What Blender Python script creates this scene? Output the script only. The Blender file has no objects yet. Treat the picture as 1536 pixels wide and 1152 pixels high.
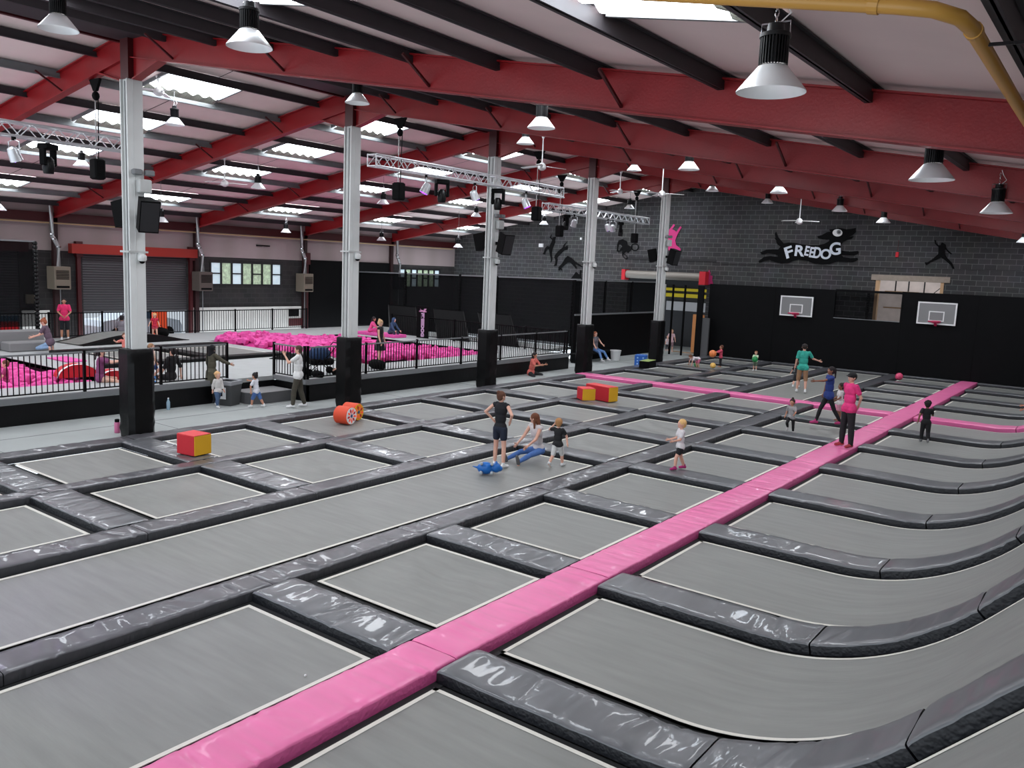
import bpy, math, random
from mathutils import Vector, Matrix, noise
random.seed(7)
C = bpy.context.scene.collection
PI = math.pi
def R(a): return math.radians(a)
# ---------------------------------------------------------------- camera (measured from the photograph, 1536x1152)
F, YAW, PITCH, ROLL, CZ = 1254.7, 0.639336, 0.138233, 0.0428045, 4.0
cy, sy, cp, sp, cr, sr = math.cos(YAW), math.sin(YAW), math.cos(PITCH), math.sin(PITCH), math.cos(ROLL), math.sin(ROLL)
FW = Vector((-sy*cp, cy*cp, -sp)); R0 = Vector((cy, sy, 0)); U0 = R0.cross(FW)
RT = cr*R0 + sr*U0; UP = -sr*R0 + cr*U0
CAM = Vector((0, 0, CZ))
def ray(px, py): return RT*((px-768)/F) - UP*((py-576)/F) + FW
def gnd(px, py, z=0.0):
    d = ray(px, py); return CAM + d*((z-CZ)/d.z)
def onX(X, px, py):
    d = ray(px, py); return CAM + d*(X/d.x)
def onY(Y, px, py):
    d = ray(px, py); return CAM + d*(Y/d.y)
cd = bpy.data.cameras.new('camera'); cam = bpy.data.objects.new('camera', cd); C.objects.link(cam)
cd.sensor_fit = 'HORIZONTAL'; cd.sensor_width = 36.0; cd.lens = F/1536*36.0; cd.clip_end = 400; cd.clip_start = 0.05
M = Matrix((RT, UP, -FW)).transposed().to_4x4(); M.translation = CAM; cam.matrix_world = M
bpy.context.scene.camera = cam

# ---------------------------------------------------------------- materials
def srgb(r, g, b):
    f = lambda c: (c/255/12.92) if c/255 <= .04045 else ((c/255+.055)/1.055)**2.4
    return (f(r), f(g), f(b), 1)
MATS = {}
def mat(name, rgb, rough=.6, metal=0, emit=0, var=0, vscale=3, bump=0, bscale=20, stretch=None, coat=0, alpha=1, trans=0):
    m = bpy.data.materials.new(name); m.use_nodes = True; nt = m.node_tree; N = nt.nodes; L = nt.links
    b = N['Principled BSDF']; col = srgb(*rgb)
    b.inputs['Base Color'].default_value = col; b.inputs['Roughness'].default_value = rough; b.inputs['Metallic'].default_value = metal
    if emit: b.inputs['Emission Color'].default_value = col; b.inputs['Emission Strength'].default_value = emit
    if coat: b.inputs['Coat Weight'].default_value = coat
    if alpha < 1: b.inputs['Alpha'].default_value = alpha
    if trans: b.inputs['Transmission Weight'].default_value = trans
    geo = N.new('ShaderNodeNewGeometry'); mp = N.new('ShaderNodeMapping')
    L.new(geo.outputs['Position'], mp.inputs['Vector'])
    if stretch: mp.inputs['Scale'].default_value = stretch
    if var:
        t = N.new('ShaderNodeTexNoise'); t.inputs['Scale'].default_value = vscale; t.inputs['Detail'].default_value = 6
        L.new(mp.outputs['Vector'], t.inputs['Vector'])
        rp = N.new('ShaderNodeValToRGB'); rp.color_ramp.elements[0].position = .3; rp.color_ramp.elements[1].position = .7
        k0, k1 = max(0, 1-var), 1+var
        rp.color_ramp.elements[0].color = (col[0]*k0, col[1]*k0, col[2]*k0, 1); rp.color_ramp.elements[1].color = (min(1, col[0]*k1), min(1, col[1]*k1), min(1, col[2]*k1), 1)
        L.new(t.outputs['Fac'], rp.inputs['Fac']); L.new(rp.outputs['Color'], b.inputs['Base Color'])
    if bump:
        t2 = N.new('ShaderNodeTexNoise'); t2.inputs['Scale'].default_value = bscale; t2.inputs['Detail'].default_value = 1 if name.startswith('vinyl') else 3
        L.new(mp.outputs['Vector'], t2.inputs['Vector'])
        bp = N.new('ShaderNodeBump'); bp.inputs['Strength'].default_value = bump; bp.inputs['Distance'].default_value = .02
        L.new(t2.outputs['Fac'], bp.inputs['Height']); L.new(bp.outputs['Normal'], b.inputs['Normal'])
    if name in ('black_vinyl', 'platform_fascia'): b.inputs['Specular IOR Level'].default_value = .25
    if name in ('black_matt', 'black_wall_padding', 'fence_black'): b.inputs['Specular IOR Level'].default_value = .12
    MATS[name] = m; return m
def brick(name, c1, c2, mort, axis, bw=.45, bh=.225, ms=.012):
    m = bpy.data.materials.new(name); m.use_nodes = True; N = m.node_tree.nodes; L = m.node_tree.links; b = N['Principled BSDF']
    geo = N.new('ShaderNodeNewGeometry'); sx = N.new('ShaderNodeSeparateXYZ'); cx = N.new('ShaderNodeCombineXYZ')
    L.new(geo.outputs['Position'], sx.inputs[0]); L.new(sx.outputs['X' if axis == 'x' else 'Y'], cx.inputs['X']); L.new(sx.outputs['Z'], cx.inputs['Y'])
    t = N.new('ShaderNodeTexBrick'); L.new(cx.outputs[0], t.inputs['Vector'])
    t.inputs['Color1'].default_value = srgb(*c1); t.inputs['Color2'].default_value = srgb(*c2); t.inputs['Mortar'].default_value = srgb(*mort)
    t.inputs['Scale'].default_value = 1; t.inputs['Mortar Size'].default_value = ms; t.inputs['Brick Width'].default_value = bw; t.inputs['Row Height'].default_value = bh; t.inputs['Mortar Smooth'].default_value = .3
    nz = N.new('ShaderNodeTexNoise'); nz.inputs['Scale'].default_value = 1.3; nz.inputs['Detail'].default_value = 8; L.new(geo.outputs['Position'], nz.inputs['Vector'])
    mx = N.new('ShaderNodeMixRGB'); mx.blend_type = 'MULTIPLY'; mx.inputs['Fac'].default_value = .55
    L.new(t.outputs['Color'], mx.inputs[1]); L.new(nz.outputs['Color'], mx.inputs[2])
    hs = N.new('ShaderNodeHueSaturation'); hs.inputs['Saturation'].default_value = .45; hs.inputs['Value'].default_value = 1.5; L.new(mx.outputs[0], hs.inputs['Color'])
    L.new(hs.outputs[0], b.inputs['Base Color']); b.inputs['Roughness'].default_value = .9
    bp = N.new('ShaderNodeBump'); bp.inputs['Strength'].default_value = .4; L.new(t.outputs['Fac'], bp.inputs['Height']); bp.invert = True; L.new(bp.outputs[0], b.inputs['Normal'])
    MATS[name] = m; return m
def stripes(name, c1, c2, axis, period, rough=.5, metal=0, depth=.6, emit=0):
    m = mat(name, c1, rough, metal, emit); N = m.node_tree.nodes; L = m.node_tree.links; b = N['Principled BSDF']
    geo = N['Geometry']; sx = N.new('ShaderNodeSeparateXYZ'); L.new(geo.outputs['Position'], sx.inputs[0])
    mu = N.new('ShaderNodeMath'); mu.operation = 'MULTIPLY'; mu.inputs[1].default_value = 2*PI/period; L.new(sx.outputs[axis], mu.inputs[0])
    sn = N.new('ShaderNodeMath'); sn.operation = 'SINE'; L.new(mu.outputs[0], sn.inputs[0])
    rp = N.new('ShaderNodeValToRGB'); rp.color_ramp.elements[0].color = srgb(*c2); rp.color_ramp.elements[1].color = srgb(*c1); rp.color_ramp.elements[1].position = .6
    mr = N.new('ShaderNodeMapRange'); mr.inputs['From Min'].default_value = -1; L.new(sn.outputs[0], mr.inputs['Value']); L.new(mr.outputs[0], rp.inputs['Fac'])
    L.new(rp.outputs[0], b.inputs['Base Color'])
    if emit: L.new(rp.outputs[0], b.inputs['Emission Color'])
    bp = N.new('ShaderNodeBump'); bp.inputs['Strength'].default_value = depth; bp.inputs['Distance'].default_value = .02; L.new(mr.outputs[0], bp.inputs['Height']); L.new(bp.outputs[0], b.inputs['Normal'])
    return m
def netmat(name, rgb, a):
    m = bpy.data.materials.new(name); m.use_nodes = True; N = m.node_tree.nodes; L = m.node_tree.links; b = N['Principled BSDF']
    b.inputs['Base Color'].default_value = srgb(*rgb); b.inputs['Roughness'].default_value = .9; b.inputs['Specular IOR Level'].default_value = .1; b.inputs['Alpha'].default_value = a
    MATS[name] = m; return m
bed_m = mat('bed_grey', (132, 133, 129), .46, var=.10, vscale=2.2, bump=.10, bscale=14, stretch=(.5, 4, 1))
web_m = mat('webbing', (225, 222, 212), .7)
skirt_m = mat('spring_net', (26, 28, 29), .7)
vin_m = mat('vinyl_charcoal', (100, 102, 105), .31, var=.12, vscale=1.2, bump=.5, bscale=2.2, stretch=(2.6, .6, 1), coat=.25)
viny_m = mat('vinyl_charcoal_lengthwise', (88, 88, 92), .32, var=.12, vscale=1.2, bump=.5, bscale=2.2, stretch=(.6, 2.6, 1), coat=.22)
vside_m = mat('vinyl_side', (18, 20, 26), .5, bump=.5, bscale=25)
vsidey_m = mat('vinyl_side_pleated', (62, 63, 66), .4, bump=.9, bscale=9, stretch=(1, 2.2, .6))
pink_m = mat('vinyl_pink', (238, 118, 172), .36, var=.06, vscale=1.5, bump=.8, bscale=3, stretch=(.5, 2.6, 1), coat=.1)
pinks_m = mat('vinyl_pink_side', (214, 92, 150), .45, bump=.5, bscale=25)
floor_m = mat('walkway_carpet', (160, 165, 163), .9, var=.05, vscale=1.5)
seam_m = mat('carpet_seam', (120, 124, 123), .9)
under_m = mat('pit_floor', (9, 9, 11), .9)
red_m = mat('red_paint', (138, 12, 20), .45, var=.12, vscale=2, bump=.12, bscale=30)
redd_m = mat('red_paint_dark', (66, 8, 13), .5)
orange_m = mat('orange_red_hood', (150, 34, 22), .5)
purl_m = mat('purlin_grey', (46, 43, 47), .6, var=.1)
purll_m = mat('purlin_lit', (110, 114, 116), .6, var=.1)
roof_m = mat('roof_lining', (232, 212, 208), .85, var=.05, vscale=.8, bump=.1, bscale=3)
sheet_m = stripes('corrugated_skylight', (250, 252, 255), (215, 228, 240), 'Y', .3, .5, emit=13)
scall_m = mat('skylight_lip', (140, 142, 132), .8)
white_m = mat('white_paint', (216, 218, 216), .5, var=.03)
whited_m = mat('white_paint_greyer', (190, 192, 190), .55, var=.05)  # slightly greyer white for column side plates, boxes, bands and one post
black_m = mat('black_vinyl', (7, 7, 8), .38, bump=.3, bscale=6)
blackm_m = mat('black_matt', (9, 9, 10), .8)
padwall_m = mat('black_wall_padding', (10, 10, 12), .65, var=.1)
metal_m = mat('brushed_metal', (190, 192, 196), .3, 1)
alu_m = mat('aluminium', (215, 217, 220), .35, .6)
chrome_m = mat('chrome', (220, 220, 222), .15, 1)
refl_m = mat('lamp_reflector', (232, 234, 236), .35, .25)
lampin_m = mat('lamp_inner', (190, 196, 200), .4)
glow_m = mat('lamp_glow', (255, 255, 255), .4, emit=9)
heat_m = mat('heatsink_black', (22, 22, 24), .45, .3)
fence_m = mat('fence_black', (7, 7, 8), .4)
rail_m = mat('rail_grey', (120, 122, 124), .5)
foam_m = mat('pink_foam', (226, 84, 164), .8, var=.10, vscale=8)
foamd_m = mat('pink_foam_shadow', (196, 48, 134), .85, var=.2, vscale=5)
step_m = mat('grey_block', (128, 128, 128), .85)
stepd_m = mat('grey_block_side', (88, 88, 90), .85)
cream_m = stripes('cream_cladding', (160, 144, 144), (150, 136, 134), 'Y', 2.0, .8, depth=.1)
blockw_m = mat('white_block', (206, 204, 198), .85, var=.06)
shut_m = stripes('shutter_grey', (66, 64, 66), (42, 41, 44), 'Z', .1, .5, .2)
shutd_m = stripes('shutter_dark', (58, 56, 58), (32, 31, 34), 'Z', .1, .5, .1)
brk_m = brick('blockwork_back', (58, 56, 58), (47, 46, 48), (90, 88, 88), 'x')
brkl_m = brick('blockwork_left', (42, 36, 36), (34, 30, 30), (54, 48, 48), 'y')
conc_m = mat('concrete', (150, 138, 126), .9, var=.1, vscale=8)
wood_m = mat('osb_board', (190, 132, 84), .8, var=.15, vscale=30)
frame_m = mat('window_frame', (28, 26, 28), .5)
sill_m = mat('wood_trim', (196, 158, 120), .7)
pane_m = mat('window_pane', (196, 214, 222), .2, emit=.55, var=.2, vscale=3)
paneg_m = mat('window_pane_foliage', (166, 184, 158), .2, emit=.5, var=.45, vscale=9)
net_m = netmat('black_netting', (12, 12, 14), .86)
netl_m = netmat('black_netting_open', (14, 14, 16), .62)
yel_m = mat('yellow_foam', (224, 168, 24), .7, bump=.15)
redf_m = mat('red_foam', (196, 30, 44), .7, bump=.15)
coral_m = mat('coral_foam', (226, 74, 76), .7)
pur_m = mat('purple_led', (150, 60, 240), .4, emit=4)
blk = blackm_m
blue_m = mat('blue_rubber', (24, 104, 186), .35)
dice_m = mat('blue_dice', (28, 92, 178), .6)
wht_m = mat('white', (236, 236, 236), .6)
paper_m = mat('white_paper', (236, 236, 236), .8)
bins_m = mat('bin_grey', (70, 71, 72), .5)
ochre_m = mat('yellow_pipe', (204, 152, 70), .4, bump=.05)
silver_m = mat('flue_silver', (176, 176, 176), .35, .7)
heater_m = mat('heater_beige', (122, 112, 98), .6, .1)
board_m = mat('backboard_grey', (128, 128, 128), .35)
hoop_m = mat('hoop_pink', (190, 36, 84), .5)
asph_m = mat('car_park', (150, 150, 150), .9)

# ---------------------------------------------------------------- mesh builder
class MB:
    def __init__(s): s.v = []; s.f = []; s.m = []; s.mi = 0
    def add(s, vs, fs):
        o = len(s.v); s.v += [tuple(v) for v in vs]
        for f in fs: s.f.append(tuple(i+o for i in f)); s.m.append(s.mi)
        return s
    def mat(s, i): s.mi = i; return s
    def box(s, x0, x1, y0, y1, z0, z1, T=None):
        vs = [Vector((x, y, z)) for z in (z0, z1) for y in (y0, y1) for x in (x0, x1)]
        if T is not None: vs = [T @ v for v in vs]
        return s.add(vs, [(0, 2, 3, 1), (4, 5, 7, 6), (0, 1, 5, 4), (2, 6, 7, 3), (0, 4, 6, 2), (1, 3, 7, 5)])
    def bbox(s, x0, x1, y0, y1, z0, z1, b=.02, T=None):     # chamfered box
        vs = []; 
        for (z, i) in ((z0, b), (z0+b, 0), (z1-b, 0), (z1, b)):
            X0, X1, Y0, Y1 = x0+i, x1-i, y0+i, y1-i
            vs += [Vector(p) for p in ((X0+b, Y0, z), (X1-b, Y0, z), (X1, Y0+b, z), (X1, Y1-b, z), (X1-b, Y1, z), (X0+b, Y1, z), (X0, Y1-b, z), (X0, Y0+b, z))]
        if T is not None: vs = [T @ v for v in vs]
        fs = [tuple(range(7, -1, -1)), tuple(range(24, 32))]
        for k in range(3):
            for i in range(8): j = (i+1) % 8; fs.append((k*8+i, k*8+j, k*8+8+j, k*8+8+i))
        return s.add(vs, fs)
    def bar(s, a, b, w, h=None):                              # rectangular bar a->b
        a, b = Vector(a), Vector(b); h = h or w; d = (b-a).normalized()
        u = d.cross(Vector((0, 0, 1))); u = u.normalized() if u.length > 1e-4 else Vector((1, 0, 0)); n = u.cross(d)
        vs = [p + u*i*w/2 + n*j*h/2 for p in (a, b) for (i, j) in ((-1, -1), (1, -1), (1, 1), (-1, 1))]
        return s.add(vs, [(0, 3, 2, 1), (4, 5, 6, 7), (0, 1, 5, 4), (1, 2, 6, 5), (2, 3, 7, 6), (3, 0, 4, 7)])
    def tube(s, pts, r, n=8, r1=None, cap=True):
        pts = [Vector(p) for p in pts]; rings = []; m = len(pts)
        up = Vector((0, 0, 1))
        for i, p in enumerate(pts):
            d = (pts[min(i+1, m-1)] - pts[max(i-1, 0)]).normalized()
            u = d.cross(up)
            if u.length < 1e-3: u = d.cross(Vector((1, 0, 0)))
            u.normalize(); w = u.cross(d); rr = r if r1 is None else r + (r1-r)*i/(m-1)
            rings.append([p + (u*math.cos(2*PI*k/n) + w*math.sin(2*PI*k/n))*rr for k in range(n)])
        vs = [v for r_ in rings for v in r_]; fs = []
        for i in range(m-1):
            for k in range(n): j = (k+1) % n; fs.append((i*n+k, i*n+j, (i+1)*n+j, (i+1)*n+k))
        if cap: fs += [tuple(range(n-1, -1, -1)), tuple((m-1)*n+k for k in range(n))]
        return s.add(vs, fs)
    def lathe(s, prof, n=20, c=(0, 0, 0), T=None, cap=True):
        vs = []; fs = []
        for (r, z) in prof:
            for k in range(n): v = Vector((c[0]+r*math.cos(2*PI*k/n), c[1]+r*math.sin(2*PI*k/n), c[2]+z)); vs.append(T @ v if T is not None else v)
        for i in range(len(prof)-1):
            for k in range(n): j = (k+1) % n; fs.append((i*n+k, i*n+j, (i+1)*n+j, (i+1)*n+k))
        if cap: fs += [tuple(range(n-1, -1, -1)), tuple((len(prof)-1)*n+k for k in range(n))]
        return s.add(vs, fs)
    def ball(s, c, r, n=12, sc=(1, 1, 1), T=None):
        vs = []; fs = []; m = n//2
        for i in range(m+1):
            a = PI*i/m
            for k in range(n):
                v = Vector((r*sc[0]*math.sin(a)*math.cos(2*PI*k/n), r*sc[1]*math.sin(a)*math.sin(2*PI*k/n), r*sc[2]*math.cos(a)))
                if T is not None: v = T @ v
                vs.append(v+Vector(c))
        for i in range(m):
            for k in range(n): j = (k+1) % n; fs.append((i*n+k, (i+1)*n+k, (i+1)*n+j, i*n+j))
        return s.add(vs, fs)
    def quad(s, a, b, c, d): return s.add([Vector(p) for p in (a, b, c, d)], [(0, 1, 2, 3)])
    def prism(s, poly, thick):                                # poly: list of 3D points in order; extruded by vector thick
        n = len(poly); t = Vector(thick); vs = [Vector(p) for p in poly] + [Vector(p)+t for p in poly]
        return s.add(vs, [tuple(range(n-1, -1, -1)), tuple(range(n, 2*n))] + [(i, (i+1) % n, n+(i+1) % n, n+i) for i in range(n)])
    def build(s, name, mats, parent=None, smooth=False, loc=None, fix=True):
        if not isinstance(mats, (list, tuple)): mats = [mats]
        vs = s.v; base = Vector((0, 0, 0))
        if loc is not None: base = Vector(loc); vs = [tuple(Vector(v)-base) for v in vs]
        me = bpy.data.meshes.new(name); me.from_pydata(vs, [], s.f); me.update()
        for m in mats: me.materials.append(m)
        me.polygons.foreach_set('material_index', s.m)
        if smooth: me.polygons.foreach_set('use_smooth', [True]*len(me.polygons))
        o = bpy.data.objects.new(name, me); C.objects.link(o)
        if fix:
            import bmesh
            bm = bmesh.new(); bm.from_mesh(me); bmesh.ops.recalc_face_normals(bm, faces=bm.faces); bm.to_mesh(me); bm.free()
        if smooth and smooth != 'full':
            try: me.set_sharp_from_angle(angle=R(40))
            except Exception: pass
        if parent is not None:
            o.parent = parent
            if parent.type == 'MESH': o.location = Vector((0, 0, 0))
            elif loc is not None: o.location = base - parent.location
            else: o.location = Vector((0, 0, 0)) if parent.get('localbuild') else -parent.location
        elif loc is not None: o.location = base
        return o
def tag(o, label=None, cat=None, group=None, kind=None):
    if label: o['label'] = label
    if cat: o['category'] = cat
    if group: o['group'] = group
    if kind: o['kind'] = kind
    return o
def thing(name, label, cat, loc=(0, 0, 0), rz=0, group=None):
    """local-space thing: parts are built in local coordinates"""
    o = bpy.data.objects.new(name, None); C.objects.link(o); o.location = loc; o.rotation_euler = (0, 0, rz); o.empty_display_size = .2
    o['localbuild'] = 1
    return tag(o, label, cat, group)
def wthing(name, label, cat, loc, group=None):
    """thing whose parts are built in world coordinates"""
    o = bpy.data.objects.new(name, None); C.objects.link(o); o.location = loc; o.empty_display_size = .2
    return tag(o, label, cat, group)
def struct(name, mb, m, smooth=False):
    o = mb.build(name, m, smooth=smooth); o['kind'] = 'structure'; return o
def dup(root, loc, rz=None, label=None, group=None):
    r = root.copy(); C.objects.link(r); r.location = loc
    if rz is not None: r.rotation_euler = (0, 0, rz)
    if label: r['label'] = label
    if group: r['group'] = group
    for ch in list(root.children):
        c = ch.copy(); C.objects.link(c); c.parent = r
        for g in list(ch.children):
            d = g.copy(); C.objects.link(d); d.parent = c
    return r
ORD = ['zeroth', 'first', 'second', 'third', 'fourth', 'fifth', 'sixth', 'seventh', 'eighth', 'ninth', 'tenth', 'eleventh', 'twelfth', 'thirteenth', 'fourteenth', 'fifteenth', 'sixteenth', 'seventeenth', 'eighteenth', 'nineteenth', 'twentieth']

# ================================================================ SETTING
XL, XR, YB, YF, XC = -34.2, 1.9, 39.5, -2.6, -17.25
def rz_(x, off=0): return 8.3 - .166*abs(x-XC) + off
# floors
b = MB().box(-20.6, -17.02, YF, YB, -.05, 0.0); struct('floor', b, floor_m)
b = MB()
for y in (3.2, 6.9, 10.6, 14.3, 18.0, 21.7, 25.4, 29.1, 32.8, 36.5): b.box(-20.55, -17.05, y, y+.012, 0, .004)
b.box(-18.62, -18.6, YF, YB, 0, .004)
struct('floor_seams', b, seam_m)
struct('floor_under', MB().box(-17.02, XR, YF, YB, -.5, -.42), under_m)
struct('ground', MB().box(-80, -34.35, -20, 60, -.25, -.15), asph_m)
# back wall, with a shutter doorway and a hatch
def gable(x): return rz_(x, .25)
b = MB()
def wallpiece(x0, x1, z0, z1=None):
    if z1 is None:
        xs = [x0] + ([XC] if x0 < XC < x1 else []) + [x1]
        poly = [(x0, YB, z0), (x1, YB, z0)] + [(x, YB, gable(x)) for x in reversed(xs)]
        b.prism(poly, (0, .25, 0))
    else: b.prism([(x0, YB, z0), (x1, YB, z0), (x1, YB, z1), (x0, YB, z1)], (0, .25, 0))
wallpiece(XL, -22.0, -.1); wallpiece(-22.0, -17.5, 3.7); wallpiece(-17.5, -9.55, -.1)
wallpiece(-9.55, -6.85, -.1, 2.3); wallpiece(-9.55, -6.85, 4.15); wallpiece(-6.85, XR, -.1)
struct('wall_back', b, brk_m)
# left wall
b = MB()
def lw(y0, y1, z0, z1, x=XL): b.box(x-.15, x, y0, y1, z0, z1)
openings = [(9.6, 14.35, .4, 3.85), (16.75, 21.35, .4, 3.85), (22.5, 26.5, 2.65, 3.68), (34.7, 38.2, 2.62, 3.66)]
ys = sorted({YF, YB} | {o[0] for o in openings} | {o[1] for o in openings})
for a0, a1 in zip(ys[:-1], ys[1:]):
    op = [o for o in openings if o[0] <= a0 and o[1] >= a1]
    if op: lw(a0, a1, -.2, op[0][2]); lw(a0, a1, op[0][3], 3.9)
    else: lw(a0, a1, -.2, 3.9)
struct('wall_left', b, brkl_m)
struct('wall_left_cladding', MB().box(XL-.15, XL+.02, YF, YB, 3.9, 5.72), cream_m)
b = MB().box(XL, XL+.06, 14.4, 15.4, .4, 1.58); b.box(XL, XL+.06, 21.6, 27.7, .4, 1.6); struct('wall_left_dado', b, blockw_m)
struct('wall_right', MB().box(XR, XR+.2, YF, YB, -.5, 5.4), brkl_m)
# ceiling lining sheets (two slopes)
b = MB()
b.prism([(XL-.2, YF, rz_(XL-.2, .22)), (XC, YF, rz_(XC, .22)), (XR+.2, YF, rz_(XR+.2, .22)), (XR+.2, YF, rz_(XR+.2, .27)), (XC, YF, rz_(XC, .27)), (XL-.2, YF, rz_(XL-.2, .27))], (0, YB-YF+.3, 0))
struct('ceiling', b, roof_m)
b = MB()
for y in [3.45+6.1*k+3.0 for k in range(6)] + [.3]:
    b.quad((XL, y, rz_(XL, .215)), (XL, y+.025, rz_(XL, .215)), (XC, y+.025, rz_(XC, .215)), (XC, y, rz_(XC, .215)))
struct('ceiling_seams', b, blackm_m)
# red ridge angle, eaves
struct('trim_1', MB().box(XC-.42, XC-.32, YF, YB, rz_(XC)-.02, rz_(XC)+.12), redd_m)
struct('trim_2', MB().box(XC-.25, XC+.6, YF, YB, rz_(XC)+.0, rz_(XC)+.13), purl_m)
struct('trim_3', MB().box(XL+.02, XL+.2, YF, YB, 5.0, 5.35), redd_m)

# purlins (each one a thing)
PX = [-18.6-1.67*k for k in range(10)] + [-15.9+1.67*k for k in range(11)]
for k, x in enumerate(PX):
    L_ = k < 10; i = k+1 if L_ else k-9; s = 1 if L_ else -1
    b = MB(); z = rz_(x)
    b.box(x-.02, x+.02, YF, YB-.02, z+.02, z+.2); b.box(min(x, x+s*.06), max(x, x+s*.06), YF, YB-.02, z+.02, z+.035); b.box(min(x, x-s*.06), max(x, x-s*.06), YF, YB-.02, z+.185, z+.2)
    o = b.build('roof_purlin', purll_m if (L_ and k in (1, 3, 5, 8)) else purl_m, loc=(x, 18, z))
    tag(o, f"dark grey steel roof purlin, {ORD[i]} from the ridge on the {'left' if L_ else 'right'} roof slope", 'purlin', 'roof purlins')
# skylights
def skylight(x0, x1, y0, label):
    zt = lambda x: rz_(x, .2)
    t = wthing('skylight', label, 'skylight', ((x0+x1)/2, y0+1, zt((x0+x1)/2)), 'roof skylights')
    n = 40; vs = []; fs = []
    for i in range(n+1):
        y = y0 + 2.0*i/n; dz = .035*math.sin(2*PI*i/n*6)
        vs += [(x0, y, zt(x0)+dz-.02), (x1, y, zt(x1)+dz-.02)]
    for i in range(n): fs.append((2*i, 2*i+1, 2*i+3, 2*i+2))
    ts = MB().add(vs, fs).build('translucent_sheet', sheet_m, t, smooth=True, fix=False)
    lo = x0 if x0 < XC else x1; s = 1 if x0 < XC else -1
    vs = []; fs = []
    for i in range(n+1):
        y = y0 + 2.0*i/n; dz = .035*math.sin(2*PI*i/n*6)
        vs += [(lo+s*.30, y, zt(lo+s*.30)+dz-.035), (lo+s*.05, y, zt(lo)-.10)]
    for i in range(n): fs.append((2*i, 2*i+1, 2*i+3, 2*i+2))
    MB().add(vs, fs).build('closure_strip', scall_m, t, fix=False)
    b = MB()
    for y in (y0-.05, y0+2.0): MB().prism([(x0, y, zt(x0)-.06), (x1, y, zt(x1)-.06), (x1, y, zt(x1)+.02), (x0, y, zt(x0)+.02)], (0, .05, 0)).build('kerb', purll_m, t)
    
bays = [5.3+6.1*k for k in range(6)]
for bi, y0 in enumerate(bays):
    for ci, k in enumerate((0, 2, 4, 7)):
        x1 = -18.66-1.67*k; x0 = x1-1.55
        skylight(x0, x1, y0, f"bright corrugated rooflight, left slope, {ORD[ci+1]} down from the ridge, {ORD[bi+1]} bay from the near end")
    for ci, k in enumerate((1, 4, 7)):
        x0 = -15.84+1.67*k; x1 = x0+1.55
        skylight(x0, x1, y0-.55, f"bright corrugated rooflight, right slope, {ORD[ci+1]} down from the ridge, {ORD[bi+1]} bay from the near end")

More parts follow.
